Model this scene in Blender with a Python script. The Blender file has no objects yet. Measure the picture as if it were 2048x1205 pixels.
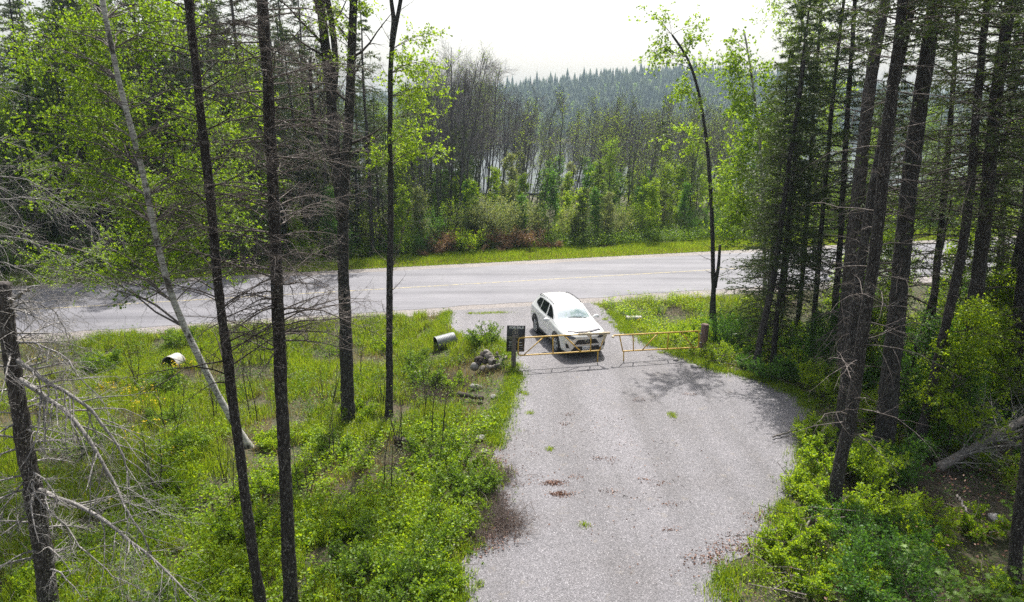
import bpy, bmesh, math, random
import numpy as np
from mathutils import Vector, Matrix, geometry as mgeo
from mathutils.bvhtree import BVHTree
R_ = math.radians
S = bpy.context.scene
COL = S.collection
rng = np.random.default_rng(11)
random.seed(5)

# ---------------- camera, sky, sun, exposure ----------------
CH, CP, CF = 8.6, R_(14.5), 1365.0
cam = bpy.data.objects.new('camera', bpy.data.cameras.new('camera'))
cam.location = (0, 0, CH); cam.rotation_euler = (math.pi/2 - CP, 0, 0)
cam.data.sensor_width = 36; cam.data.lens = 36*CF/2048; cam.data.clip_end = 6000
COL.objects.link(cam); S.camera = cam
SUN_EL, SUN_AZ = R_(57), R_(7)          # azimuth from +Y towards +X
w = bpy.data.worlds.new('World'); S.world = w; w.use_nodes = True
nt = w.node_tree; bg = nt.nodes['Background']
sky = nt.nodes.new('ShaderNodeTexSky'); sky.sky_type = 'NISHITA'; sky.sun_disc = False
sky.sun_elevation = SUN_EL; sky.sun_rotation = SUN_AZ
sky.dust_density = 7.0; sky.air_density = 1.6; sky.ozone_density = 1.0; sky.altitude = 300
hs = nt.nodes.new('ShaderNodeHueSaturation'); hs.inputs['Saturation'].default_value = 0.42
nt.links.new(sky.outputs[0], hs.inputs['Color']); nt.links.new(hs.outputs[0], bg.inputs['Color'])
bg.inputs['Strength'].default_value = 0.125
sl = bpy.data.lights.new('sun', 'SUN'); sl.energy = 5.0; sl.angle = R_(0.53); sl.color = (1, .965, .90)
sun = bpy.data.objects.new('sun', sl); COL.objects.link(sun)
sd = Vector((math.sin(SUN_AZ)*math.cos(SUN_EL), math.cos(SUN_AZ)*math.cos(SUN_EL), math.sin(SUN_EL)))
sun.rotation_euler = sd.to_track_quat('Z', 'Y').to_euler()
S.view_settings.view_transform = 'Standard'; S.view_settings.look = 'None'
S.view_settings.exposure = 0.68; S.view_settings.gamma = 1
cy = S.cycles; cy.use_denoising = False
cy.max_bounces = 5; cy.diffuse_bounces = 3; cy.glossy_bounces = 2; cy.transmission_bounces = 3
cy.transparent_max_bounces = 6; cy.volume_bounces = 0; cy.sample_clamp_indirect = 3; cy.sample_clamp_direct = 12; cy.caustics_reflective = False; cy.caustics_refractive = False

# ---------------- terrain maths ----------------
def ray(px, py):
    a = (px-1024)/CF; b = (py-602.5)/CF
    return a, math.cos(CP)-b*math.sin(CP), -math.sin(CP)-b*math.cos(CP)
RN = np.array([-.253, .967]); RD = np.array([.967, .253])
R0, R1, A0, A1, AC = 30.5, 42.3, 31.8, 41.0, 36.4        # offsets of shoulders, asphalt, centre line
def flat(px, py, z=0.0):
    a, dy, dz = ray(px, py); t = (z-CH)/dz
    return a*t, dy*t
DRV_PX = [(905,1290),(915,1205),(903,1130),(940,1090),(965,1020),(1000,900),(985,870),(1000,840),(1018,790),(1030,750),(1010,700),(985,680),
          (940,684),(905,665),(885,640),(900,622),(1185,606),(1200,614),(1240,640),(1252,665),(1330,700),(1400,727),(1440,742),(1535,762),(1612,798),
          (1630,850),(1612,950),(1572,1010),(1556,1062),(1462,1125),(1440,1205),(1465,1290)]
DRV = np.array([flat(*p) for p in DRV_PX])
def resample(poly, step):
    out = []
    n = len(poly)
    for i in range(n):
        a, b = poly[i], poly[(i+1) % n]; m = max(1, int(np.linalg.norm(b-a)/step))
        for k in range(m): out.append(a+(b-a)*k/m)
    return np.array(out)
def poly_sd(P, poly):                       # signed distance, negative inside
    P = np.asarray(P, float); d = np.full(len(P), 1e9); ins = np.zeros(len(P), bool)
    n = len(poly)
    for i in range(n):
        a, b = poly[i], poly[(i+1) % n]; e = b-a; w_ = P-a
        t = np.clip((w_@e)/(e@e), 0, 1); q = w_-t[:, None]*e
        d = np.minimum(d, np.hypot(q[:, 0], q[:, 1]))
        c = (a[1] > P[:, 1]) != (b[1] > P[:, 1])
        with np.errstate(divide='ignore', invalid='ignore'):
            xi = a[0]+(P[:, 1]-a[1])*e[0]/(e[1] if e[1] else 1e-9)
        ins ^= c & (P[:, 0] < xi)
    return np.where(ins, -d, d)
def sstep(a, b, x):
    t = np.clip((x-a)/(b-a), 0, 1); return t*t*(3-2*t)
_G = rng.random((64, 64))
def vnoise(x, y, s=1.0):
    x = np.asarray(x)/s+100.3; y = np.asarray(y)/s+57.1
    xi = np.floor(x).astype(int); yi = np.floor(y).astype(int); fx = x-xi; fy = y-yi
    fx = fx*fx*(3-2*fx); fy = fy*fy*(3-2*fy)
    g = lambda i, j: _G[(xi+i) % 64, (yi+j) % 64]
    return (g(0,0)*(1-fx)+g(1,0)*fx)*(1-fy)+(g(0,1)*(1-fx)+g(1,1)*fx)*fy
def fbm(x, y, s=1.0): return (vnoise(x, y, s)*.55+vnoise(x, y, s*.43)*.3+vnoise(x, y, s*.19)*.15)
LAKE_Z = -3.0
def height(x, y):
    x = np.atleast_1d(np.asarray(x, float)); y = np.atleast_1d(np.asarray(y, float))
    P = np.stack([x, y], 1); c = P@RN
    dr = np.where(c < 36, R0-c, c-R1)
    near = (np.abs(x) < 40) & (y > -5) & (y < 60)
    dd = np.full(len(x), 50.0)
    if near.any(): dd[near] = poly_sd(P[near], DRV)
    d = np.minimum(dr, dd)
    k = sstep(.05, 2.2, d)
    side = np.where(c < 36, 1.0, .35)
    z = -k*(.38*side+.30*(fbm(x, y, 2.6)-.35))
    z = z-.25*sstep(1, 6, d)*(c < 36)*(x > 4)
    far = sstep(55, 150, c)
    z = z-far*4.6+far*1.2*(fbm(x, y, 22)-.5)
    # far bank, the hill beyond the lake
    cx = x+y*.0
    up = sstep(440, 640, y+40*(fbm(x, y, 160)-.5))
    hill = 38*(.45+.57*np.exp(-((x-160)/170)**2))*(.85+.3*fbm(x, y, 210))
    z = z+up*(hill+4.6)+sstep(425, 450, y)*2.2
    left = sstep(60, -60, x)*sstep(60, 170, y)*sstep(480, 300, y)*0
    return z+left
def hz(x, y): return float(height(x, y)[0])
def at(px, py):                              # the point of the ground under a pixel
    z = 0.0
    for _ in range(8):
        x, y = flat(px, py, z); z = .5*z+.5*hz(x, y)
    return Vector((x, y, hz(x, y)))
def on_plane(px, py, Y):                     # the point of an upright plane at distance Y
    a, dy, dz = ray(px, py); t = Y/dy
    return Vector((a*t, Y, CH+dz*t))

# ---------------- object helpers ----------------
def props(o, label=None, cat=None, group=None, kind=None):
    if label: o['label'] = label
    if cat: o['category'] = cat
    if group: o['group'] = group
    if kind: o['kind'] = kind
    return o
def thing(name, label, cat, loc=(0,0,0), rz=0, group=None):
    o = bpy.data.objects.new(name, None); o.empty_display_size = .2
    o.location = loc; o.rotation_euler = (0, 0, rz); COL.objects.link(o)
    return props(o, label, cat, group)
def link(name, me, mat=None, parent=None):
    o = bpy.data.objects.new(name, me); COL.objects.link(o)
    if mat is not None and not me.materials: me.materials.append(mat)
    if parent: o.parent = parent
    return o
class Acc:
    def __init__(s): s.v = []; s.q = []; s.t = []; s.n = 0
    def add(s, v, q=None, t=None):
        v = np.asarray(v, np.float32).reshape(-1, 3)
        if q is not None and len(q): s.q.append(np.asarray(q, np.int32)+s.n)
        if t is not None and len(t): s.t.append(np.asarray(t, np.int32)+s.n)
        s.v.append(v); s.n += len(v)
    def mesh(s, name, smooth=True):
        v = np.concatenate(s.v) if s.v else np.zeros((0,3), np.float32)
        q = np.concatenate(s.q) if s.q else np.zeros((0,4), np.int32)
        t = np.concatenate(s.t) if s.t else np.zeros((0,3), np.int32)
        me = bpy.data.meshes.new(name)
        me.vertices.add(len(v)); me.vertices.foreach_set('co', v.ravel())
        nl = len(q)*4+len(t)*3
        me.loops.add(nl); me.loops.foreach_set('vertex_index', np.concatenate([q.ravel(), t.ravel()]))
        me.polygons.add(len(q)+len(t))
        ls = np.concatenate([np.arange(len(q))*4, len(q)*4+np.arange(len(t))*3])
        me.polygons.foreach_set('loop_start', ls.astype(np.int32))
        me.update(calc_edges=True)
        if smooth: me.polygons.foreach_set('use_smooth', np.ones(len(me.polygons), bool))
        me.validate()
        return me
    def obj(s, name, mat, parent=None, smooth=True): return link(name, s.mesh(name, smooth), mat, parent)
def norm(a): return a/np.maximum(np.linalg.norm(a, axis=-1, keepdims=True), 1e-9)
def tubes(acc, P, R, sides=3, cap=False):
    P = np.asarray(P, float); R = np.asarray(R, float); N, K, _ = P.shape
    if N == 0: return
    T = np.empty_like(P); T[:, 1:-1] = P[:, 2:]-P[:, :-2]; T[:, 0] = P[:, 1]-P[:, 0]; T[:, -1] = P[:, -1]-P[:, -2]
    T = norm(T)
    m = T.mean(1); ref = np.where((np.abs(m[:, 2:3]) > .8*np.linalg.norm(m, axis=1, keepdims=True)), [[1., 0, 0]], [[0, 0, 1.]])
    U = norm(np.cross(T, ref[:, None, :])); V = np.cross(T, U)
    a = np.arange(sides)*2*math.pi/sides
    ring = P[:, :, None, :]+R[:, :, None, None]*(U[:, :, None, :]*np.cos(a)[None, None, :, None]+V[:, :, None, :]*np.sin(a)[None, None, :, None])
    base = (np.arange(N)*K*sides)[:, None, None]+(np.arange(K-1)*sides)[None, :, None]
    j = np.arange(sides)[None, None, :]; j2 = (j+1) % sides
    q = np.stack([base+j, base+j2, base+sides+j2, base+sides+j], -1).reshape(-1, 4)
    t = []
    if cap:
        for n in range(N):
            for e, fl in ((0, 1), (K-1, 0)):
                b = (n*K+e)*sides
                for i in range(1, sides-1): t.append((b, b+i+1, b+i) if fl else (b, b+i, b+i+1))
    acc.add(ring.reshape(-1, 3), q, np.array(t, np.int32).reshape(-1, 3) if t else None)
def along(P, R, t):                        # P[N,K,3], t[N,M] -> points, tangents, radii
    K = P.shape[1]; s = np.clip(t, 0, .9999)*(K-1); i = s.astype(int); f = (s-i)[..., None]
    n = np.arange(P.shape[0])[:, None]
    a, b = P[n, i], P[n, i+1]
    return a*(1-f)+b*f, norm(b-a), R[n, i]*(1-f[..., 0])+R[n, i+1]*f[..., 0]
def sprout(P, R, n, t0, t1, L, ang, K=5, grav=0., wig=.12, rk=.55, tip=.15, flatk=0., up=0., jit=.35, phi=None, rmin=.002):
    """child polylines; L: length or function of t; flatk pulls the direction level"""
    N = P.shape[0]
    t = t0+(t1-t0)*(np.arange(n)[None, :]+rng.random((N, n)))/n
    pos, T, r = along(P, R, t); t = t.ravel(); pos = pos.reshape(-1, 3); T = T.reshape(-1, 3); r = r.ravel(); M = len(t)
    Ln = (L(t) if callable(L) else np.full(M, L))*(1+jit*(rng.random(M)*2-1))
    ref = np.where(np.abs(T[:, 2:3]) > .8, [[1., 0, 0]], [[0, 0, 1.]]); U = norm(np.cross(T, ref)); V = np.cross(T, U)
    if phi is None: ph = rng.random(M)*2*math.pi
    else: ph = phi(M)
    an = ang*(1+.22*(rng.random(M)*2-1))
    d = np.cos(an)[:, None]*T+np.sin(an)[:, None]*(U*np.cos(ph)[:, None]+V*np.sin(ph)[:, None])
    if flatk: d[:, 2] *= (1-flatk)
    d[:, 2] += up; d = norm(d)
    out = np.empty((M, K, 3)); out[:, 0] = pos; st = Ln/(K-1)
    for k in range(1, K):
        out[:, k] = out[:, k-1]+d*st[:, None]
        d = d+rng.normal(0, wig, (M, 3)); d[:, 2] -= grav; d = norm(d)
    r0 = np.maximum(np.minimum(r*rk, .5*r+.02), rmin)
    rr = r0[:, None]*np.linspace(1, tip, K)[None, :]
    return out, np.maximum(rr, rmin*.6), t
def leafcards(acc, pos, size, wid=.5, dirs=None, spread=1.0, fold=.15):
    """each leaf a folded pointed blade; pos[M,3]"""
    M = len(pos)
    if M == 0: return
    d = rng.normal(0, 1, (M, 3))
    if dirs is not None: d = norm(dirs)+d*spread*.5
    d = norm(d); n = norm(rng.normal(0, 1, (M, 3))+np.array([0, 0, .9])); s = norm(np.cross(d, n)); u = np.cross(s, d)
    sz = size*(.65+.7*rng.random(M))[:, None]; w_ = sz*wid*.5
    a = pos; b = pos+d*sz*.45-s*w_+u*sz*fold; c = pos+d*sz; e = pos+d*sz*.45+s*w_+u*sz*fold
    v = np.stack([a, b, c, e], 1).reshape(-1, 3); i = np.arange(M)*4
    acc.add(v, None, np.concatenate([np.stack([i, i+1, i+2], 1), np.stack([i, i+2, i+3], 1)]))
def quads(acc, pos, d, length, wid):       # needle blades: slim triangles
    M = len(pos)
    if M == 0: return
    n = rng.normal(0, 1, (M, 3)); s = norm(np.cross(d, n))*wid*.5
    L = (length*(.7+.6*rng.random(M)))[:, None]
    v = np.stack([pos-s, pos+s, pos+d*L], 1).reshape(-1, 3); i = np.arange(M)*3
    acc.add(v, None, np.stack([i, i+1, i+2], 1))
def copy_tree(o, loc, rz, sc=1.0, label=None, tilt=(0,0)):
    c = o.copy(); COL.objects.link(c); c.location = loc; c.rotation_euler = (tilt[0], tilt[1], rz); c.scale = (sc, sc, sc)
    if label: c['label'] = label
    for ch in list(o.children):
        d = ch.copy(); COL.objects.link(d); d.parent = c
        for g in list(ch.children):
            e = g.copy(); COL.objects.link(e); e.parent = d
    return c

# ---------------- materials ----------------
def newmat(name):
    m = bpy.data.materials.new(name); m.use_nodes = True; t = m.node_tree
    return m, t, t.nodes['Principled BSDF'], t.nodes['Material Output']
def nd(t, kind, **kw):
    n = t.nodes.new('ShaderNode'+kind)
    for k, v in kw.items():
        if k in n.inputs: n.inputs[k].default_value = v
        else: setattr(n, k, v)
    return n
def ramp(t, fac, stops):
    r = nd(t, 'ValToRGB'); e = r.color_ramp.elements
    while len(e) < len(stops): e.new(.5)
    for k, (p, c) in enumerate(stops): e[k].position = p; e[k].color = (*c, 1)
    if fac is not None: t.links.new(fac, r.inputs[0])
    return r.outputs[0]
def noise(t, scale, detail=4, rough=.6, vec=None, out=0):
    n = nd(t, 'TexNoise'); n.inputs['Scale'].default_value = scale; n.inputs['Detail'].default_value = detail; n.inputs['Roughness'].default_value = rough
    if vec is not None: t.links.new(vec, n.inputs['Vector'])
    return n.outputs[out]
def mixc(t, f, a, b, mode='MIX'):
    n = nd(t, 'Mix', data_type='RGBA', blend_type=mode)
    for s, v in ((0, f), (6, a), (7, b)):
        if isinstance(v, (int, float)): n.inputs[s].default_value = v
        elif isinstance(v, tuple): n.inputs[s].default_value = (*v, 1)
        else: t.links.new(v, n.inputs[s])
    return n.outputs[2]
def objvec(t, scale=(1,1,1)):
    tc = nd(t, 'TexCoord'); mp = nd(t, 'Mapping'); mp.inputs['Scale'].default_value = scale
    t.links.new(tc.outputs['Object'], mp.inputs[0]); return mp.outputs[0]
def bump(t, bs, h, strength=.5, dist=.02):
    b = nd(t, 'Bump'); b.inputs['Strength'].default_value = strength; b.inputs['Distance'].default_value = dist
    t.links.new(h, b.inputs['Height']); t.links.new(b.outputs[0], bs.inputs['Normal'])
def bark(name, dark, mid, light, lich=.62, vs=(9,9,2.2), bs_=.03):
    m, t, b, o = newmat(name); v = objvec(t, vs)
    n1 = noise(t, 3, 6, .7, v); c = ramp(t, n1, [(.32, dark), (.52, mid), (.74, light)])
    n2 = noise(t, 14, 3, .6, objvec(t, (2,2,1.2)))
    c = mixc(t, ramp(t, n2, [(lich, (0,0,0)), (lich+.07, (1,1,1))]), c, tuple(min(1, x*1.6+.05) for x in light))
    t.links.new(c, b.inputs['Base Color']); b.inputs['Roughness'].default_value = .9
    b.inputs['Specular IOR Level'].default_value = .2
    bump(t, b, n1, .9, bs_); return m
def leafmat(name, ca, cb, cc, trans=.45, tk=1.7, rough=.5):
    """ca..cc: range of real leaf colours, chosen per leaf"""
    m, t, b, o = newmat(name)
    g = nd(t, 'NewGeometry'); oi = nd(t, 'ObjectInfo')
    f = nd(t, 'Math', operation='MULTIPLY_ADD'); t.links.new(g.outputs['Random Per Island'], f.inputs[0]); f.inputs[1].default_value = .75
    k = nd(t, 'Math', operation='MULTIPLY'); t.links.new(oi.outputs['Random'], k.inputs[0]); k.inputs[1].default_value = .25
    t.links.new(k.outputs[0], f.inputs[2])
    c = ramp(t, f.outputs[0], [(.0, ca), (.5, cb), (1., cc)])
    t.links.new(c, b.inputs['Base Color']); b.inputs['Roughness'].default_value = rough; b.inputs['Specular IOR Level'].default_value = .35
    tr = nd(t, 'BsdfTranslucent'); t.links.new(mixc(t, 1.0, c, (tk*1.1, tk, tk*.40), 'MULTIPLY'), tr.inputs['Color'])
    mx = nd(t, 'MixShader'); mx.inputs[0].default_value = trans
    t.links.new(b.outputs[0], mx.inputs[1]); t.links.new(tr.outputs[0], mx.inputs[2]); t.links.new(mx.outputs[0], o.inputs['Surface'])
    return m
def plain(name, c, rough=.5, metal=0., spec=.5, var=0., scale=6):
    m, t, b, o = newmat(name); b.inputs['Roughness'].default_value = rough; b.inputs['Metallic'].default_value = metal
    b.inputs['Specular IOR Level'].default_value = spec
    if var:
        n = noise(t, scale, 5, .65, objvec(t)); c2 = tuple(x*(1-var) for x in c)
        t.links.new(ramp(t, n, [(.35, c2), (.65, c)]), b.inputs['Base Color'])
    else: b.inputs['Base Color'].default_value = (*c, 1)
    return m
M = {}
M['spruce_bark'] = bark('spruce bark', (.013,.011,.011), (.045,.039,.037), (.125,.115,.11), .59)
M['aspen_bark'] = bark('old aspen bark', (.010,.009,.009), (.045,.041,.039), (.17,.16,.155), .63, (7,7,3))
M['dead_bark'] = bark('dead wood bark', (.018,.015,.014), (.07,.06,.056), (.21,.19,.18), .60)
M['thicket_bark'] = bark('thicket aspen bark', (.05,.046,.048), (.12,.11,.115), (.22,.21,.215), .66)
M['twig'] = bark('bare twigs', (.05,.04,.036), (.13,.11,.10), (.27,.24,.225), .6, (20,20,20), .004)
M['pale_twig'] = bark('pale bare branches', (.12,.11,.105), (.24,.225,.215), (.42,.40,.385), .6, (16,16,16), .004)
M['dark_twig'] = bark('dark twigs', (.02,.017,.015), (.055,.045,.04), (.13,.115,.10), .64, (20,20,20), .004)
M['pale_bark'] = bark('pale aspen bark', (.06,.055,.048), (.19,.18,.165), (.38,.37,.34), .6)
m, t, b, o = newmat('birch bark')
v = objvec(t, (3,3,14)); n1 = noise(t, 2.2, 4, .65, v)
c = ramp(t, n1, [(.30, (.05,.045,.04)), (.42, (.30,.285,.265)), (.62, (.52,.50,.475))])
c = mixc(t, ramp(t, noise(t, 2.5, 4, .7, objvec(t, (1,1,.7))), [(.54, (0,0,0)), (.62, (1,1,1))]), c, (.05,.045,.04))
t.links.new(c, b.inputs['Base Color']); b.inputs['Roughness'].default_value = .7; bump(t, b, n1, .4, .01); M['birch_bark'] = m
M['birch_leaf'] = leafmat('birch leaves', (.08,.15,.010), (.14,.24,.014), (.24,.33,.02), .5, 1.9)
M['aspen_leaf'] = leafmat('young aspen leaves', (.13,.23,.02), (.20,.32,.03), (.30,.41,.05), .5, 1.7)
M['willow_leaf'] = leafmat('willow leaves', (.11,.16,.06), (.18,.23,.10), (.28,.32,.17), .45, 1.4)
M['shrub_leaf'] = leafmat('shrub leaves', (.055,.115,.012), (.10,.185,.018), (.18,.275,.03), .45, 1.7)
M['shade_leaf'] = leafmat('understorey leaves', (.045,.12,.018), (.075,.18,.028), (.12,.25,.04), .45, 1.7)
M['lime_leaf'] = leafmat('lime green leaves', (.13,.225,.012), (.20,.31,.016), (.30,.40,.03), .5, 1.8)
M['grass'] = leafmat('grass blades', (.10,.170,.012), (.165,.255,.018), (.27,.34,.04), .4, 1.8)
M['dry_grass'] = leafmat('dry grass blades', (.20,.16,.09), (.28,.24,.13), (.38,.32,.19), .3, 1.2)
M['needle'] = leafmat('spruce needles', (.03,.055,.016), (.05,.085,.022), (.08,.12,.028), .3, 1.7)
M['needle_light'] = leafmat('young conifer needles', (.035,.07,.018), (.06,.10,.024), (.09,.14,.03), .3, 1.6)
M['rust'] = leafmat('rust brown needles', (.14,.075,.045), (.27,.16,.10), (.42,.29,.20), .25, 1.2)
M['flower'] = leafmat('yellow petals', (.75,.55,.01), (.8,.62,.01), (.85,.70,.03), .3, 1.1)
HAZE_D = 0.0003

# ---------------- ground, driveway, road, water, hill ----------------
def axis(fine0, fine1, step, lo, hi, k=1.13):
    a = list(np.arange(fine0, fine1+1e-6, step)); s = step
    while a[-1] < hi: s = min(s*k, 60); a.append(a[-1]+s)
    s = step
    while a[0] > lo: s = min(s*k, 60); a.insert(0, a[0]-s)
    return np.array(a)
xs = axis(-26, 20, .25, -1800, 1800); ys = axis(6, 44, .25, -60, 2600)
X, Y = np.meshgrid(xs, ys); Z = height(X.ravel(), Y.ravel()).reshape(X.shape)
c_ = X*RN[0]+Y*RN[1]
under = (c_ > R0+.3) & (c_ < R1-.3)
dd_ = poly_sd(np.stack([X.ravel(), Y.ravel()], 1), DRV).reshape(X.shape) if True else 0
Z = np.where(under | (dd_ < -.2), np.minimum(Z, -.05), Z)
a = Acc(); nx = len(xs); i, j = np.meshgrid(np.arange(len(ys)-1), np.arange(nx-1), indexing='ij'); b0 = (i*nx+j).ravel()
a.add(np.stack([X.ravel(), Y.ravel(), Z.ravel()], 1), np.stack([b0, b0+1, b0+nx+1, b0+nx], 1))
m, t, b, o = newmat('forest soil')
ov = objvec(t); n1 = noise(t, .8, 6, .6, ov); n2 = noise(t, 9, 6, .7, ov)
c = ramp(t, n1, [(.35, (.035,.06,.012)), (.52, (.045,.055,.018)), (.68, (.065,.05,.028))])
c = mixc(t, ramp(t, n2, [(.45, (0,0,0)), (.62, (1,1,1))]), c, (.11,.08,.052))
c = mixc(t, ramp(t, n2, [(.32, (1,1,1)), (.42, (0,0,0))]), c, (.02,.016,.01))
t.links.new(c, b.inputs['Base Color']); b.inputs['Roughness'].default_value = .95; bump(t, b, n2, 1, .08)
props(a.obj('ground', m), kind='structure')

def gravel(name, tone, scale, marks=True):
    m, t, b, o = newmat(name); ov = objvec(t)
    vo = nd(t, 'TexVoronoi'); vo.inputs['Scale'].default_value = scale; t.links.new(ov, vo.inputs['Vector'])
    sep = nd(t, 'SeparateColor'); t.links.new(vo.outputs['Color'], sep.inputs[0])
    c = ramp(t, sep.outputs[0], [(0, tuple(x*.45 for x in tone)), (.35, tuple(x*.80 for x in tone)), (.75, tone), (.95, tuple(x*1.2 for x in tone)), (1., (.45,.45,.47))])
    vo2 = nd(t, 'TexVoronoi'); vo2.inputs['Scale'].default_value = scale*.37; t.links.new(ov, vo2.inputs['Vector'])
    s2 = nd(t, 'SeparateColor'); t.links.new(vo2.outputs['Color'], s2.inputs[0])
    c = mixc(t, .35, c, ramp(t, s2.outputs[1], [(0, (.45,.44,.45)), (.5, (.95,.93,.94)), (1, (1.35,1.3,1.32))]), 'MULTIPLY')
    big = noise(t, .32, 5, .6, ov); 
    c = mixc(t, .55, c, ramp(t, big, [(.33, (.80,.77,.74)), (.5, (.96,.95,.95)), (.66, (1.12,1.1,1.1))]), 'MULTIPLY')
    mid = noise(t, 1.9, 6, .7, ov)
    c = mixc(t, ramp(t, mid, [(.60, (0,0,0)), (.70, (.55,.55,.55))]), c, tuple(x*.66 for x in (.36,.31,.25)))
    if marks:
        mp = nd(t, 'Mapping'); mp.inputs['Scale'].default_value = (.75, .07, 1); mp.inputs['Rotation'].default_value = (0, 0, .10); tc = nd(t, 'TexCoord')
        t.links.new(tc.outputs['Object'], mp.inputs[0]); tr = noise(t, 1., 3, .5, mp.outputs[0])
        c = mixc(t, .5, c, ramp(t, tr, [(.38, (.70,.69,.67)), (.52, (1.0,1.0,1.0)), (.68, (1.2,1.19,1.2))]), 'MULTIPLY')
    t.links.new(c, b.inputs['Base Color']); b.inputs['Roughness'].default_value = .8
    bump(t, b, vo.outputs['Distance'], .9, .015); return m
M['gravel'] = gravel('crushed gravel', (.198,.192,.206), 70)
M['shoulder'] = gravel('shoulder gravel', (.235,.212,.200), 50, False)
def cdt_sheet(poly, z, step=None):
    V = [Vector(p) for p in poly]; n = len(V)
    r = mgeo.delaunay_2d_cdt(V, [], [list(range(n))], 1, 1e-5)
    a = Acc(); a.add([(p.x, p.y, z) for p in r[0]], None, [f for f in r[2]]); return a
P = resample(DRV, .16); cen = P.mean(0)
ed = (fbm(P[:, 0], P[:, 1], .9)-.5)*.55+(rng.random(len(P))-.5)*.06
keep = (P[:, 1] < 30.2) & (P[:, 1] > 9.8)
dirn = norm(np.roll(P, -1, 0)-np.roll(P, 1, 0)); nrm = np.stack([dirn[:, 1], -dirn[:, 0]], 1)
P = P+nrm*(ed*keep)[:, None]
props(cdt_sheet(P, .012).obj('gravel_driveway', M['gravel'], smooth=False), kind='structure')
# road: gravel shoulders under an asphalt sheet
def strip(c0, c1, z, n=260, L=420, wob=0., s=1.2):
    u = np.linspace(-L/2, L/2, n*3 if wob else n)
    a = Acc(); A_ = RD[None, :]*u[:, None]
    w0 = (fbm(u, u*0+3, s)-.5)*wob; w1 = (fbm(u, u*0+9, s)-.5)*wob
    lo = A_+RN[None, :]*(c0+w0)[:, None]; hi = A_+RN[None, :]*(c1+w1)[:, None]; k = len(u)
    v = np.concatenate([np.c_[lo, np.full(k, z)], np.c_[hi, np.full(k, z)]]); i = np.arange(k-1)
    a.add(v, np.stack([i, i+1, i+k+1, i+k], 1)); return a
props(strip(R0, R1, .004, 1500, 420, .7, .9).obj('road_shoulder', M['shoulder'], smooth=False), kind='structure')
m, t, b, o = newmat('worn asphalt'); ov = objvec(t)
n1 = noise(t, 220, 2, .7, ov); n2 = noise(t, .5, 5, .6, ov)
mp = nd(t, 'Mapping'); mp.inputs['Rotation'].default_value = (0, 0, -.256); mp.inputs['Scale'].default_value = (.06, .9, 1)
tc = nd(t, 'TexCoord'); t.links.new(tc.outputs['Object'], mp.inputs[0]); n3 = noise(t, 1., 4, .6, mp.outputs[0])
c = ramp(t, n1, [(.3, (.105,.103,.118)), (.6, (.155,.152,.172)), (.75, (.225,.220,.242))])
c = mixc(t, .8, c, ramp(t, n2, [(.3, (.84,.84,.86)), (.7, (1.1,1.1,1.08))]), 'MULTIPLY')
c = mixc(t, .9, c, ramp(t, n3, [(.3, (.58,.58,.60)), (.5, (.95,.95,.95)), (.7, (1.25,1.24,1.22))]), 'MULTIPLY')
cr = nd(t, 'TexVoronoi', feature='DISTANCE_TO_EDGE'); cr.inputs['Scale'].default_value = .35; wv = nd(t, 'VectorMath', operation='ADD')
nz = noise(t, 2.5, 4, .6, ov, 1); t.links.new(ov, wv.inputs[0]); t.links.new(nz, wv.inputs[1]); t.links.new(wv.outputs[0], cr.inputs['Vector'])
c = mixc(t, ramp(t, cr.outputs['Distance'], [(.0, (.6,.6,.6)), (.006, (0,0,0))]), c, (.07,.07,.075))
t.links.new(c, b.inputs['Base Color']); b.inputs['Roughness'].default_value = .75; bump(t, b, n1, .3, .004)
props(strip(A0, A1, .014, 1500, 420, .5, 1.7).obj('road', m, smooth=False), kind='structure')
m, t, b, o = newmat('worn yellow paint'); n1 = noise(t, 5, 6, .75, objvec(t, (1, 1, 1)))
t.links.new(ramp(t, n1, [(.42, (.17,.165,.165)), (.54, (.36,.30,.15)), (.7, (.45,.36,.16))]), b.inputs['Base Color']); b.inputs['Roughness'].default_value = .7
props(strip(AC-.055, AC+.055, .020, 260).obj('centre_line', m, smooth=False), kind='structure')
# lake
m, t, b, o = newmat('lake water'); b.inputs['Base Color'].default_value = (.02,.035,.04,1); b.inputs['Roughness'].default_value = .22
mp = nd(t, 'Mapping'); mp.inputs['Scale'].default_value = (.35, 1.3, 1); tc = nd(t, 'TexCoord'); t.links.new(tc.outputs['Object'], mp.inputs[0])
bump(t, b, noise(t, 1.2, 6, .65, mp.outputs[0]), .5, .12)
a = Acc(); a.add([(-900,120,LAKE_Z),(900,120,LAKE_Z),(900,560,LAKE_Z),(-900,560,LAKE_Z)], [(0,1,2,3)])
props(a.obj('lake_water', m), kind='structure')

# ---------------- tree builders ----------------
def trace(pts, Y, top=None, K=24):
    """trunk centre line through picture points at distance Y, then on up to height top"""
    P = [np.array(on_plane(*p, Y)) for p in pts]
    b_ = P[0]; d = norm(P[0]-P[1]); 
    g0 = hz(b_[0], Y)-.45
    if abs(d[2]) > .1: P.insert(0, b_+d*max(.05, (b_[2]-g0)/max(.2, -d[2])) if b_[2] > g0 else b_)
    if P[0][2] > g0+.2: P[0] = P[0]-np.array([0,0,P[0][2]-g0])
    if top is not None and P[-1][2] < top:
        d = norm(P[-1]-P[-2]); d = norm(d+np.array([0,0,.6])); P.append(P[-1]+d*(top-P[-1][2])/d[2])
    P = np.array(P); s = np.r_[0, np.cumsum(np.linalg.norm(np.diff(P, axis=0), axis=1))]
    u = np.linspace(0, s[-1], K); Q = np.stack([np.interp(u, s, P[:, k]) for k in range(3)], 1)
    for _ in range(2): Q[1:-1] = .25*Q[:-2]+.5*Q[1:-1]+.25*Q[2:]
    Q[2:, 1] += np.cumsum(rng.normal(0, .012, K-2)); Q[2:-1, 0] += rng.normal(0, .006, K-3)
    return Q[None], s[-1]
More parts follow.
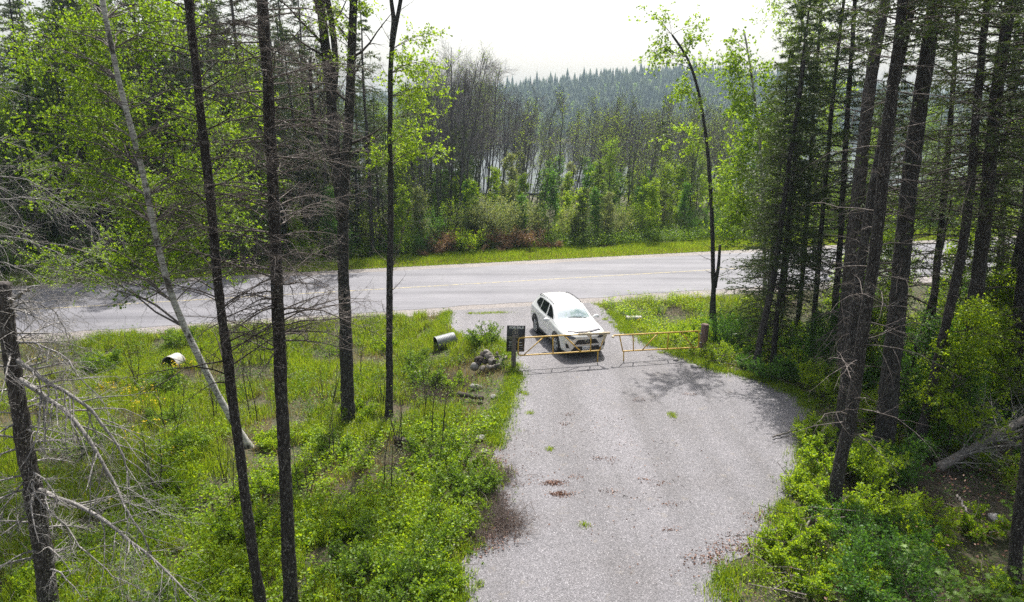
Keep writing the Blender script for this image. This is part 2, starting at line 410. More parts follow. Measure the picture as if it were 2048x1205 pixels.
def trunk_r(K, r0, r1, flare=.35):
    u = np.linspace(0, 1, K); return (r1+(r0-r1)*(1-u)**.85+r0*flare*np.exp(-u*22))[None]*(1+.04*rng.normal(0, 1, K))
def origin_shift(arrs, o):
    for a in arrs: a -= np.array(o)
def live_whorls(P, R, n, t0, t1, Lf, droop=.10, needles=None, seg=10, nl=.07, nw=.022, dens=1.0, twn=9, kfall=1.0, wood=None, twl=.42):
    b1, r1, t1_ = sprout(P, R, n, t0, t1, Lf, 1.5, K=6, grav=droop, wig=.07, rk=.22, up=.05, rmin=.004)
    b1[:, -1, 2] += .06
    LL = np.linalg.norm(b1[:, -1]-b1[:, 0], axis=1)
    b2, r2, tt = sprout(b1, r1, twn, .12, .98, 1.0, 1.0, K=4, grav=.10, wig=.08, rk=.5, flatk=.75, jit=.3, rmin=.0022)
    sc = (np.repeat(LL, twn)*twl*(1-.65*tt)+.05)
    b2 = b2[:, :1]+(b2-b2[:, :1])*sc[:, None, None]
    if wood is not None: tubes(wood, b1, r1, 4); tubes(wood, b2, r2, 3)
    for b_, kk in ((b2, seg), (b1, seg*2)):
        k = max(1, int(kk*dens)); N = len(b_); tt = rng.random((N, k)); 
        if b_ is b1: tt = .25+.75*tt
        p, T, _ = along(b_, np.ones(b_.shape[:2]), tt); p = p.reshape(-1, 3); T = T.reshape(-1, 3)
        d = norm(T*.9+rng.normal(0, .55, T.shape)+np.array([0,0,-.05]))
        quads(needles, p, d, nl*np.ones(len(p)), nw)
def dead_branches(P, R, n, t0, t1, Lf, acc, grav=.08, sub=9, sub2=5, ang=1.5, up=0., K=6, wig=.10, twl=.38, r_=.003, rk=.17):
    b1, r1, _ = sprout(P, R, n, t0, t1, Lf, ang, K=K, grav=grav, wig=wig, rk=rk, up=up, rmin=r_*1.5)
    tubes(acc, b1, r1, 4); LL = np.linalg.norm(b1[:, -1]-b1[:, 0], axis=1)
    b2, r2, tt = sprout(b1, r1, sub, .15, 1, 1., .95, K=4, grav=.08, wig=.13, rk=.6, flatk=.4, jit=.5, rmin=r_)
    b2 = b2[:, :1]+(b2-b2[:, :1])*(np.repeat(LL, sub)*twl*(1-.6*tt))[:, None, None]; tubes(acc, b2, r2, 3)
    if sub2:
        L2 = np.linalg.norm(b2[:, -1]-b2[:, 0], axis=1)
        b3, r3, tt = sprout(b2, r2, sub2, .2, 1, 1., .9, K=3, grav=.05, wig=.15, rk=.7, jit=.5, rmin=r_*.7)
        b3 = b3[:, :1]+(b3-b3[:, :1])*(np.repeat(L2, sub2)*.4)[:, None, None]; tubes(acc, b3, r3, 3)
    return b1, b2
def finish(name, label, cat, base, parts, group=None):
    """parts: (name, Acc, material); geometry is in world space and is moved to the thing's base"""
    t_ = thing(name, label, cat, tuple(base), 0, group)
    for pn, ac, mt in parts:
        if not ac.v: continue
        for v in ac.v: v -= np.array(base, np.float32)
        ac.obj(pn, mt, t_)
    return t_

# ---------------- gate, posts, sign ----------------
M['yellow'] = plain('scuffed yellow paint', (.66,.41,.06), .5, var=.35, scale=14)
M['worn_white'] = plain('worn pale paint', (.62,.52,.36), .6, var=.3, scale=20)
M['steel'] = plain('galvanised steel', (.25,.26,.27), .6, .4, var=.25, scale=8)
M['pipe_shade'] = plain('painted pipe shade', (.008,.008,.008), .9)  # black colour standing in for the shade inside the culvert pipes
M['concrete'] = plain('weathered pale plastic', (.42,.40,.37), .7, var=.35, scale=7)
M['rock'] = plain('grey fieldstone', (.33,.31,.30), .85, var=.55, scale=9)
M['pale_rock'] = plain('pale fieldstone', (.55,.52,.50), .85, var=.35, scale=12)
M['log'] = bark('weathered log', (.07,.06,.055), (.20,.18,.165), (.36,.335,.31), .7, (6,6,6))
M['post_wood'] = bark('weathered post wood', (.07,.06,.055), (.16,.14,.13), (.27,.245,.225), .75, (16,16,2), .01)
M['black'] = plain('black plastic', (.018,.018,.02), .55)
PA = np.array([.05, 23.41]); PB = np.array([7.32, 24.85])
def gp(px, py, off=0.):
    a, dy, dz = ray(px, py); e = PB-PA; n = np.array([-e[1], e[0]])/np.hypot(*e)
    t = (PA@n+off)/(np.array([a, dy])@n); return np.array([a*t, dy*t, CH+dz*t])
def pipe(acc, pts, r, sides=8, rnd=0):
    P = np.array(pts, float)
    if rnd:
        for _ in range(rnd):
            Q = [P[0]]
            for k in range(len(P)-1): Q += [P[k]*.75+P[k+1]*.25, P[k]*.25+P[k+1]*.75]
            P = np.array(Q+[P[-1]])
    tubes(acc, P[None], np.full((1, len(P)), r), sides, cap=True)
M['red_wood'] = bark('reddish weathered wood', (.08,.05,.045), (.19,.13,.12), (.30,.23,.21), .75, (16,16,2), .01)
def post(name, label, px, py, h, r, mt='post_wood'):
    b_ = at(px, py); a = Acc(); hs_ = np.array([-.15, .1, .5*h, h-.06, h-.015, h]); rr = np.array([1.05,1.04,1,.97,.88,.55])*r
    P = np.stack([hs_*0+b_.x+hs_*.01, hs_*0+b_.y, b_.z+hs_], 1)
    tubes(a, P[None], rr[None], 14, cap=True)
    finish(name, label, 'gate post', b_, [('timber', a, M[mt])])
post('gate_post', 'weathered round wooden post in front of the black sale board', 1027, 738, 1.28, .085)
post('gate_post', 'thick reddish wooden post at the right end of the yellow gate', 1405, 713, 1.34, .15, 'red_wood')
def gate_leaf(label, frame, bars, leg, extra, knobs):
    b_ = gp(*leg[1]); b_[2] = 0
    t_ = thing('gate_leaf', label, 'gate', tuple(b_), 0, 'two leaves of the yellow pipe gate')
    def mk(nm, pts, r, rnd=0, mt='yellow', sides=8):
        a = Acc(); pipe(a, [gp(*p)-b_ for p in pts], r, sides, rnd); a.obj(nm, M[mt], t_)
    mk('frame', frame, .027, 3)
    for b in bars: mk('brace', b, .021)
    mk('leg', leg, .022)
    for nm, pts, r, mt in extra: mk(nm, pts, r, 0, mt, 10)
    for (px, py, rr) in knobs:
        a = Acc(); c = gp(px, py)-b_; P = np.array([c+np.array([0,-.09+.18*k/8,0]) for k in range(9)]); q = np.linspace(-1, 1, 9)
        tubes(a, P[None], (rr*np.sqrt(np.maximum(.05, 1-q*q)))[None], 12, cap=True); a.obj('latch_plate', M['worn_white'], t_)
gate_leaf('yellow pipe gate leaf standing before the white car', [(1219,666.5),(1130,671),(1060,675),(1046,675.8),(1037,677),(1036.5,688),(1036,701),(1036.5,711),(1047,711),(1060,710.2),(1100,708),(1199,701.5)],
          [[(1199,701.5),(1211,668)],[(1048,710),(1088,674)],[(1106,708),(1106,673)],[(1128,672),(1163,704.5)],[(1181,703),(1182,668)]], [(1196,702),(1195,724)],
          [('sleeve', [(1157,669.3),(1219.5,666.5)], .048, 'worn_white'), ('sleeve', [(1207,684),(1211,668)], .047, 'worn_white'),
           ('hinge', [(1036.5,684),(1028.5,684)], .022, 'steel'), ('hinge', [(1036.5,702),(1028.5,702)], .022, 'steel')], [(1178,669,.09),(1210,671,.07)])
gate_leaf('yellow pipe gate leaf ending at the thick reddish post', [(1227,671.5),(1300,667.5),(1378,663.6),(1390,663),(1398,662.5),(1398,672),(1397.6,686),(1397,695.5),(1388,695.8),(1372,696.5),(1300,700),(1245.5,703)],
          [[(1245.5,703),(1239,671)],[(1267,702),(1266,670)],[(1284,701),(1316,667)],[(1335,698),(1337,666)],[(1362,664.5),(1386,695)]], [(1247.5,703),(1247,726)],
          [('hinge', [(1398,668),(1404,668)], .03, 'steel'), ('hinge', [(1398,686),(1404,686)], .03, 'steel')], [(1226,674,.05)])
def text_mesh(s, size, bold=0.0, shear=0.0):
    c = bpy.data.curves.new('txt', 'FONT'); c.body = s; c.size = size; c.align_x = 'CENTER'; c.align_y = 'CENTER'; c.extrude = .002; c.offset = bold; c.shear = shear
    o = bpy.data.objects.new('txt', c); COL.objects.link(o); bpy.context.view_layer.update()
    me = bpy.data.meshes.new_from_object(o.evaluated_get(bpy.context.evaluated_depsgraph_get()))
    bpy.data.objects.remove(o); return me
def bxm(acc, c, s, rot=None):
    v = np.array([(x, y, z) for x in (-1,1) for y in (-1,1) for z in (-1,1)], float)*np.array(s)/2
    if rot is not None: v = v@np.array(rot.to_3x3()).T
    acc.add(v+np.array(c), [(0,1,3,2),(4,6,7,5),(0,4,5,1),(2,3,7,6),(0,2,6,4),(1,5,7,3)])
sg = gp(1029, 703, .16); SW, SH = .66, 1.0
sgn = thing('sale_sign', 'black real estate sale board fixed behind the left gate post', 'sign', (sg[0], sg[1], 0), R_(3))
sgn.rotation_euler = (R_(3), R_(2), R_(4))
z0 = sg[2]
a = Acc(); bxm(a, (0,0,z0+SH/2), (SW,.02,SH)); a.obj('board', plain('black sign board', (.028,.028,.032), .45), sgn, False)
a = Acc(); bxm(a, (0,.03,z0/2+.3), (.06,.035,z0+.9)); a.obj('stake', M['post_wood'], sgn, False)
M['sign_white'] = plain('white lettering', (.82,.82,.84), .5); M['sign_gold'] = plain('beige lettering', (.55,.48,.36), .45)
def put_text(s, size, x, z, mt, bold=0, sx=1, nm='lettering'):
    me = text_mesh(s, size, bold); o = link(nm, me, M[mt], sgn); o.location = (x, -.013, z0+z); o.rotation_euler = (math.pi/2, 0, 0); o.scale = (sx, 1, 1)
put_text('FOR SALE', .125, .01, .925, 'sign_white', .004, .95)
put_text('21', .145, .01, .735, 'sign_gold', .001)
put_text('CENTURY 21', .108, 0, .545, 'sign_gold', .0005, .98)
a = Acc(); th = np.linspace(R_(48), R_(318), 30)
tubes(a, np.stack([.0+.118*np.cos(th), th*0-.013, z0+.735+.118*np.sin(th)], 1)[None], np.full((1, 30), .009), 6, cap=True); a.obj('emblem_ring', M['sign_gold'], sgn)
a = Acc()
for (z, x0, x1, h) in ((.455,-.2,.05,.012),(.375,-.24,-.02,.03),(.34,-.23,-.04,.025),(.25,-.25,-.02,.03),(.22,-.24,.0,.012),(.165,-.27,.27,.010),(.10,-.27,.27,.006),(.055,-.27,.27,.006),(.36,.06,.22,.03),(.25,.07,.24,.03)):
    a = Acc(); x = x0
    while x < x1:
        wd = random.uniform(.012,.03); bxm(a, (x+wd/2, -.012, z0+z+random.uniform(-.004,.004)), (wd*.8,.004,h*random.uniform(.5,1))); x += wd-.002
    a.obj('print_line', M['sign_white'], sgn, False)
a = None

# ---------------- the car ----------------
def lerp_stations(ST, ys_):
    A_ = np.array(ST, float); return np.stack([np.interp(ys_, A_[::-1, 0], A_[::-1, k]) for k in range(A_.shape[1])], 1)
# y, half width, bottom, shoulder height, roof half width, roof edge height, crown
ST = [(2.33,.50,.27,.80,.40,.84,.01),(2.27,.72,.21,.86,.55,.91,.02),(2.16,.83,.20,.93,.64,.97,.03),(1.95,.89,.19,.97,.70,1.02,.035),(1.6,.915,.19,1.0,.73,1.07,.035),
      (1.2,.92,.20,1.02,.745,1.11,.03),(.98,.92,.20,1.04,.755,1.135,.03),(.86,.92,.20,1.05,.745,1.20,.035),(.5,.92,.20,1.06,.69,1.42,.045),(.18,.92,.20,1.07,.645,1.575,.05),
      (-.05,.92,.20,1.08,.63,1.625,.05),(-.6,.92,.20,1.09,.625,1.65,.05),(-1.2,.92,.20,1.10,.61,1.64,.045),(-1.75,.915,.22,1.12,.58,1.60,.04),(-1.95,.91,.25,1.12,.57,1.53,.04),
      (-2.08,.895,.28,1.11,.60,1.32,.03),(-2.17,.87,.30,1.08,.66,1.13,.02),(-2.25,.83,.32,.95,.60,1.0,.01),(-2.30,.68,.38,.80,.5,.85,.01)]
ring_n = None; rings = []
for (y, wd, zb, zs, wr, zr, cr_) in ST:
    h = zr-zs; tall = h > .2
    half = [(0,zb),(wd*.72,zb),(wd*.955,zb+.07),(wd*.985,zb+.22),(wd,zb+.45*(zs-zb)),(wd*.99,zs-.14),(wd*.965,zs-.03),(wd*.93 if tall else wd*.90,zs+.01 if tall else zs+(zr-zs)*.35),
            (wd*.90 if tall else wr*1.1,zs+.05 if tall else zs+(zr-zs)*.7),((wd*.90*.35+wr*.65) if tall else wr*1.03, zs+.05+.6*(h-.05) if tall else zs+(zr-zs)*.9),(wr*1.02,zr-.03 if tall else zr-.003),(wr*.93,zr+cr_*.3),(wr*.5,zr+cr_*.85),(0,zr+cr_)]
    full = half+[(-x, z) for x, z in half[-2:0:-1]]
    rings.append([(x, y, z) for x, z in full])
rings = np.array(rings); n_r, n_s = rings.shape[:2]
a = Acc(); q = [(i*n_s+j, (i+1)*n_s+j, (i+1)*n_s+(j+1)%n_s, i*n_s+(j+1)%n_s) for i in range(n_r-1) for j in range(n_s)]
hp = 13
capq = []
for e, fl in ((0, True), (n_r-1, False)):
    for j in range(hp):
        L_ = (e*n_s+j, e*n_s+j+1, e*n_s+(n_s-j-1) % n_s, e*n_s+(n_s-j) % n_s)
        if j == 0: L_ = (e*n_s, e*n_s+1, e*n_s+n_s-1)
        elif j == hp-1: L_ = (e*n_s+hp-1, e*n_s+hp, e*n_s+hp+1)
        capq.append(L_ if fl else L_[::-1])
a.add(rings.reshape(-1, 3), q+[c for c in capq if len(c) == 4], [c for c in capq if len(c) == 3])
me = a.mesh('body0'); bo = bpy.data.objects.new('tmp', me); COL.objects.link(bo)
sb = bo.modifiers.new('s', 'SUBSURF'); sb.levels = 2
def baked(o):
    bpy.context.view_layer.update(); return bpy.data.meshes.new_from_object(o.evaluated_get(bpy.context.evaluated_depsgraph_get()))
smooth_me = baked(bo); bm_ = bmesh.new(); bm_.from_mesh(smooth_me); bmesh.ops.recalc_face_normals(bm_, faces=bm_.faces); bm_.to_mesh(smooth_me); BV = BVHTree.FromBMesh(bm_)
cutters = []
WY, WR = (1.36, -1.33), .355
for y in WY:
    for sx in (-1, 1):
        bpy.ops.mesh.primitive_cylinder_add(vertices=40, radius=.425, depth=.7, location=(sx*.85, y, .385), rotation=(0, math.pi/2, 0)); c_o = bpy.context.object; cutters.append(c_o)
        md = bo.modifiers.new('b', 'BOOLEAN'); md.object = c_o; md.operation = 'DIFFERENCE'; md.solver = 'EXACT'
body_me = baked(bo); bpy.data.objects.remove(bo)
for c_o in cutters: bpy.data.objects.remove(c_o)
for p in body_me.polygons: p.use_smooth = True
try: body_me.set_sharp_from_angle(angle=R_(38))
except Exception: pass
body_me.materials.clear()
FR = (at(1114,706)+Vector((0,0,0)))
TH = R_(15); Hd = Vector((math.sin(TH), -math.cos(TH), 0)); Rt = Vector((-math.cos(TH), -math.sin(TH), 0))     # heading, car's right
carc = Vector((FR.x, FR.y, .012))-Rt*.84-Hd*1.36+Vector((0,.0,0))
car = thing('parked_car', 'white compact SUV parked on the gravel right behind the yellow gate', 'car', carc, math.pi+TH)
m, t, b, o = newmat('white car paint'); b.inputs['Base Color'].default_value = (.70,.71,.72,1); b.inputs['Roughness'].default_value = .35; b.inputs['Coat Weight'].default_value = .8; b.inputs['Coat Roughness'].default_value = .05
M['paint'] = m
body = link('body', body_me, m, car)
M['cladding'] = plain('dark grey cladding', (.03,.031,.034), .6); M['glass_dark'] = plain('tinted side glass', (.012,.014,.016), .04, spec=.8)
m, t, b, o = newmat('windscreen with painted sky'); b.inputs['Base Color'].default_value = (.20,.27,.31,1); b.inputs['Roughness'].default_value = .05; b.inputs['IOR'].default_value = 1.9; b.inputs['Specular IOR Level'].default_value = 1.0; M['screen'] = m  # pale blue base colour paints in the reflected sky and bright interior
M['lamp_glass'] = plain('headlamp glass', (.10,.11,.14), .08, .5); M['chrome'] = plain('satin silver', (.55,.56,.57), .25, .9)
M['tyre'] = plain('tyre rubber', (.022,.022,.023), .85); M['red'] = plain('red lamp glass', (.30,.015,.012), .15)
M['plate'] = plain('number plate white', (.70,.72,.74), .5); M['plate_blue'] = plain('number plate blue', (.04,.09,.28), .5)
def shell(name, poly, mapping, direction, mt, off=.006, step=.06, parent=None, cut=None):
    """panel that follows the body: poly (u,v) -> start point mapping(u,v), thrown along direction onto the body"""
    P = resample(np.array(poly, float), step); V = [Vector(p) for p in P]; n = len(V)
    lo, hi = P.min(0), P.max(0)
    G = [(x, y) for x in np.arange(lo[0], hi[0], step) for y in np.arange(lo[1], hi[1], step)]
    if G:
        sdv = poly_sd(np.array(G), P); V += [Vector(g) for g, s_ in zip(G, sdv) if s_ < -step*.4]
    r = mgeo.delaunay_2d_cdt(V, [], [list(range(n))], 1, 1e-6); d = Vector(direction).normalized(); vs_ = []; bk = []
    for p in r[0]:
        O = Vector(mapping(p.x, p.y)); h = BV.ray_cast(O, d)
        if h[0] is None: h2 = BV.find_nearest(O+d*1.0); q_ = h2[0]; nn = h2[1]
        else: q_ = h[0]; nn = h[1]
        if nn.dot(d) > 0: nn = -nn
        vs_.append(q_+nn*off); bk.append(q_-nn*.012)
    F = [tuple(f) for f in r[2]]; E_ = {}
    for f in F:
        for k in range(len(f)): e = (f[k], f[(k+1) % len(f)]); E_[e] = 1
    bd = [e for e in E_ if (e[1], e[0]) not in E_]; N = len(vs_)
    bm = bmesh.new(); bv = [bm.verts.new(v) for v in vs_+bk]
    for f in F: bm.faces.new([bv[i] for i in f])
    for e in bd:
        try: bm.faces.new([bv[e[1]], bv[e[0]], bv[e[0]+N], bv[e[1]+N]])
        except ValueError: pass
    loose = [v for v in bm.verts if not v.link_faces]; bmesh.ops.delete(bm, geom=loose, context='VERTS')
    bmesh.ops.recalc_face_normals(bm, faces=bm.faces)
    # face outward
    ff = max(bm.faces, key=lambda f: f.calc_area())
    me = bpy.data.meshes.new(name); bm.to_mesh(me); bm.free()
    for p in me.polygons: p.use_smooth = True
    try: me.set_sharp_from_angle(angle=R_(40))
    except Exception: pass
    return link(name, me, mt, parent or car)
front = lambda u, v: (u, 4, v)
sideR = lambda u, v: (3, u, v); sideL = lambda u, v: (-3, u, v); topm = lambda u, v: (u, v, 3)
mir = lambda P: [(-x, y) for x, y in P][::-1]
# windscreen, thrown from above
shell('windscreen', [(-.665,.90),(-.35,.955),(0,.975),(.35,.955),(.665,.90),(.56,.20),(.3,.155),(0,.14),(-.3,.155),(-.56,.20)], topm, (0,0,-1), M['screen'], .005, .07)
shell('rear_window', [(-.46,-1.93),(.46,-1.93),(.52,-2.07),(-.52,-2.07)], topm, (0,0,-1), M['glass_dark'], .005, .05)
shell('sunroof', [(-.40,.02),(.40,.02),(.38,-.52),(-.38,-.52)], topm, (0,0,-1), plain('roof glass', (.42,.46,.48), .08, spec=.8), .004, .08)
for sm, nm in ((sideR, 1), (sideL, -1)):
    d = (-nm, 0, 0)
    shell('door_window', [(.72,1.17),(.0,1.15),(-.10,1.56),(.02,1.555),(.25,1.48)], sm, d, M['glass_dark'], .006, .07)
    shell('door_window', [(-.16,1.155),(-.93,1.18),(-.93,1.56),(-.2,1.572)], sm, d, M['glass_dark'], .006, .07)
    shell('quarter_window', [(-1.0,1.19),(-1.58,1.27),(-1.66,1.34),(-1.45,1.52),(-1.0,1.56)], sm, d, M['glass_dark'], .006, .07)
    for wy in WY:
        th = np.linspace(R_(-22), R_(202), 26); out = [(wy+.49*math.cos(q_), max(.22, .385+.475*math.sin(q_))) for q_ in th]; inn = [(wy+.415*math.cos(q_), max(.2, .385+.42*math.sin(q_))) for q_ in th[::-1]]
        shell('arch_cladding', out+inn, sm, d, M['cladding'], .014, .05)
    shell('sill_cladding', [(.90,.24),(-.86,.24),(-.86,.42),(.90,.38)], sm, d, M['cladding'], .014, .07)
    for hy in (.05, -.82):
        shell('door_handle', [(hy,.985),(hy-.2,.99),(hy-.2,1.02),(hy,1.012)], sm, d, M['chrome'], .03, .04)
# nose
up_g = [(-.36,.60),(-.47,.66),(-.44,.70),(-.30,.79),(.30,.79),(.44,.70),(.47,.66),(.36,.60)]
shell('upper_grille', [(-.50,.585),(-.36,.76),(.36,.76),(.50,.585)], front, (0,-1,0), M['black'], .010, .05)
shell('grille_bar', [(-.55,.528),(-.5,.565),(.5,.565),(.55,.528)], front, (0,-1,0), M['chrome'], .014, .05)
shell('lower_grille', [(-.62,.33),(-.48,.50),(.48,.50),(.62,.33),(.56,.28),(-.56,.28)], front, (0,-1,0), M['black'], .010, .05)
shell('bumper_skirt', [(-.80,.225),(.80,.225),(.81,.30),(.62,.28),(-.62,.28),(-.81,.30)], front, (0,-1,0), M['cladding'], .012, .05)
shell('hood_deflector', [(-.66,2.02),(-.3,2.14),(0,2.165),(.3,2.14),(.66,2.02),(.62,1.95),(.3,2.06),(0,2.085),(-.3,2.06),(-.62,1.95)], topm, (0,0,-1), plain('smoked acrylic', (.05,.05,.07), .12), .03, .05)
for s_ in (-1, 1):
    f_ = (lambda P: P) if s_ > 0 else mir
    shell('headlight', f_([(.42,.815),(.50,.89),(.66,.93),(.79,.945),(.80,.87),(.70,.82),(.55,.785)]), front, (0,-1,0), M['lamp_glass'], .012, .04)
    shell('fog_lamp', f_([(.66,.45),(.73,.62),(.80,.62),(.77,.45)]), front, (0,-1,0), M['black'], .012, .04)
    shell('tail_light', f_([(.55,.98),(.82,.98),(.84,1.07),(.6,1.06)]), lambda u, v: (u, -4, v), (0,1,0), M['red'], .012, .05)
    # roof rail
    a = Acc(); ys_ = np.linspace(.12, -1.72, 14); zz = []
    for y in ys_:
        h = BV.ray_cast(Vector((s_*.575, y, 3)), Vector((0,0,-1))); zz.append(h[0].z)
    zz = np.array(zz)+.045; zz[0] -= .04; zz[-1] -= .04
    tubes(a, np.stack([ys_*0+s_*.575, ys_, zz], 1)[None], np.full((1, 14), .016), 6, cap=True); a.obj('roof_rail', M['cladding'], car)
    # mirror
    a = Acc(); P = np.array([(s_*(.90+x), .62+y, 1.13) for x, y in ((.0,.03),(.05,.01),(.09,0),(.17,-.005),(.23,-.02),(.26,-.04))])
    Q = Acc(); tubes(Q, P[None], np.array([[.03,.04,.085,.095,.08,.03]]), 12, cap=True); mo = Q.obj('mirror', M['paint'], car)
    mo.data.transform(Matrix.Translation((0,0,1.13))@Matrix.Diagonal((1,.8,.85,1))@Matrix.Translation((0,0,-1.13))); mo.data.transform(Matrix.Translation((0,.12,0)))
    a = Acc(); bxm(a, (s_*1.05,.565,1.12), (.18,.012,.12)); a.obj('mirror_glass', M['chrome'], mo, False)
    # wiper
    a = Acc(); pts = []
    for k in range(7):
        x = s_*.1-.42+k*.09; y = .93-.012*k; h = BV.ray_cast(Vector((x, y, 3)), Vector((0,0,-1))); pts.append((x, y, h[0].z+.02))
    pipe(a, pts, .008, 5); a.obj('wiper', M['black'], car)
a = Acc(); bxm(a, (0,2.352,.44), (.36,.02,.18)); pl = a.obj('number_plate', M['plate'], car, False)
me = text_mesh('CBTV 318', .072, .001); o_ = link('plate_number', me, M['plate_blue'], pl); o_.location = (0, 2.365, .44); o_.rotation_euler = (math.pi/2, 0, math.pi)
a = Acc(); th = np.linspace(0, 2*math.pi, 25)
tubes(a, np.stack([.07*np.cos(th), th*0+2.345, .70+.045*np.sin(th)], 1)[None], np.full((1, 25), .009), 6); a.obj('emblem', M['chrome'], car)
a = Acc(); bxm(a, (0,0,.37), (1.1,3.9,.3)); a.obj('underbody', M['black'], car, False)
for y in WY:
    for s_ in (-1, 1):
        cx, cz = s_*.80, WR
        a = Acc(); prof = [(-.11,.235),(-.12,.30),(-.105,.345),(-.05,WR),(.05,WR),(.105,.345),(.12,.30),(.11,.235)]; nA = 36; V = []
        for k in range(nA):
            th = 2*math.pi*k/nA
            for (x, r_) in prof: V.append((cx+x, y+r_*math.cos(th), cz+r_*math.sin(th)))
        n_p = len(prof); q = [(k*n_p+j, ((k+1) % nA)*n_p+j, ((k+1) % nA)*n_p+(j+1) % n_p, k*n_p+(j+1) % n_p) for k in range(nA) for j in range(n_p)]
        a.add(V, q); wh = a.obj('tyre', M['tyre'], car)
        a = Acc(); X_ = cx+s_*.075
        th = np.linspace(0, 2*math.pi, 37)
        tubes(a, np.stack([th*0+X_+s_*.02, y+.225*np.cos(th), cz+.225*np.sin(th)], 1)[None], np.full((1, 37), .018), 6)
        for k in range(10):
            A_ = 2*math.pi*k/10+(.13 if k % 2 else -.13)+.1
            pipe(a, [(X_+s_*.03, y+.04*math.cos(A_), cz+.04*math.sin(A_)), (X_+s_*.02, y+.215*math.cos(A_), cz+.215*math.sin(A_))], .016, 5)
        pipe(a, [(X_, y, cz), (X_+s_*.04, y, cz)], .045, 12); a.obj('rim', M['chrome'], car)
        a = Acc(); pipe(a, [(X_-s_*.03, y, cz), (X_-s_*.0, y, cz)], .222, 24); a.obj('brake_disc', M['cladding'], car)

# ---------------- culverts, stones, logs ----------------
def culvert(label, A_, B_, r, corr, mt, mats_end=True, group=None):
    A_, B_ = Vector(A_), Vector(B_); L = (B_-A_).length; n = int(L/.02) if corr else 14; d = (B_-A_)/L
    a = Acc(); u = np.linspace(0, 1, n)
    P = np.array(A_)[None]+u[:, None]*np.array(B_-A_)[None]; R = r*(1+(.045*np.sin(u*L/.068*2*math.pi) if corr else 0*u))
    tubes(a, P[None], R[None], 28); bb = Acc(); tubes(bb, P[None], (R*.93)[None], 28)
    bq = Acc(); th = np.arange(28)*2*math.pi/28
    U = norm(np.cross(np.array(d), [0,0,1.])); V = np.cross(np.array(d), U)
    ring = lambda rr, s_: np.array(A_)+np.array(d)*s_+rr*(np.cos(th)[:, None]*U+np.sin(th)[:, None]*V)
    i = np.arange(28); a.add(np.concatenate([ring(r*1.0, -.003), ring(r*.92, -.003)]), np.stack([i, (i+1) % 28, (i+1) % 28+28, i+28], 1))
    cc = Acc(); cc.add(ring(r*.92, .55), None, [(0, k, k+1) for k in range(1, 27)])  # black disc closing the pipe, painted as its shaded depth
    finish('culvert_pipe', label, 'culvert', A_, [('wall', a, mt), ('shade_lining', bb, M['pipe_shade']), ('shade_disc', cc, M['pipe_shade'])], group)
c0 = at(872, 700)
culvert('short corrugated steel culvert pipe at the gravel edge left of the sale board', (c0.x, c0.y, c0.z+.27), (c0.x+.72, c0.y+.38, c0.z+.36), .27, True, M['steel'])
c1 = at(340, 742)
culvert('pale culvert end in the grass left of the white birch', (c1.x, c1.y, c1.z+.22), (c1.x+.1, c1.y+.5, c1.z+.2), .34, False, M['concrete'])
c2 = at(1256, 642)
culvert('whitish culvert end half buried in grass right of the car', (c2.x-.1, c2.y, .06), (c2.x+.6, c2.y+.1, .03), .15, False, M['concrete'])
def rock(name, label, loc, s, mt, seed, cat='rock', group=None):
    bm = bmesh.new(); bmesh.ops.create_icosphere(bm, subdivisions=3, radius=1); r2 = np.random.default_rng(seed)
    F = r2.normal(0, 1, (9, 3)); F = norm(F); lim = .62+.3*r2.random(9)
    for v in bm.verts:
        p = np.array(v.co)
        for f_, l_ in zip(F, lim):
            k = p@f_
            if k > l_: p = p-f_*(k-l_)*.85
        p *= 1+.05*math.sin(7*p[0]+seed)*math.sin(6*p[1])*math.cos(5*p[2])
        v.co = Vector(p*np.array(s))
    me = bpy.data.meshes.new(name); bm.to_mesh(me); bm.free(); 
    for p in me.polygons: p.use_smooth = True
    o = link(name, me, mt); o.location = loc; o.rotation_euler = (0, 0, seed); return props(o, label, cat, group)
for k, (px, py, s, mt, lb) in enumerate([(975,838,.11,'rock','grey fieldstone at the gravel edge, topmost of the stones near the left bank'),(960,880,.14,'rock','rounded stone among dry twigs on the left bank'),
        (968,905,.10,'rock','small grey stone below the others on the left bank'),(992,838,.08,'rock','small grey stone lying on gravel beside the topmost fieldstone'),
        (876,752,.12,'pale_rock','pale boulder above the dead brush on the left bank'),(988,796,.12,'rock','brownish stone in the grass patch by the driveway'),
        (952,778,.2,'rock','grey stone showing through weeds under the log heap'),(836,752,.2,'pale_rock','light stone hidden in weeds left of the dead brush'),
        (955,848,.09,'rock','little stone in dirt above the rounded stone'),(1388,735,.12,'pale_rock','pale stone in front of the thick reddish gate post'),
        (1352,722,.10,'rock','grey stone by grass tufts under the right gate leaf'),(1990,1040,.16,'pale_rock','white stone in the shaded brush at right'),
        (1860,1190,.12,'pale_rock','white stone low between maple leaves at the lower right')]):
    p = at(px, py); rock('fieldstone', lb, (p.x, p.y, p.z+s*.35), (s*1.2, s, s*.7), M[mt], k+3)
def log(name, label, A_, B_, r, mt='log', cat='log', group=None, taper=.85, wig=.02):
    A_, B_ = np.array(A_, float), np.array(B_, float); u = np.linspace(0, 1, 12); P = A_+(B_-A_)*u[:, None]; P[1:-1] += rng.normal(0, wig, (10, 3)); 
    a = Acc(); tubes(a, P[None], (r*(1-(1-taper)*u)*(1+.06*rng.normal(0, 1, 12)))[None], 12, cap=True)
    return finish(name, label, cat, A_, [('wood', a, M[mt])], group)
hc = at(982, 742)
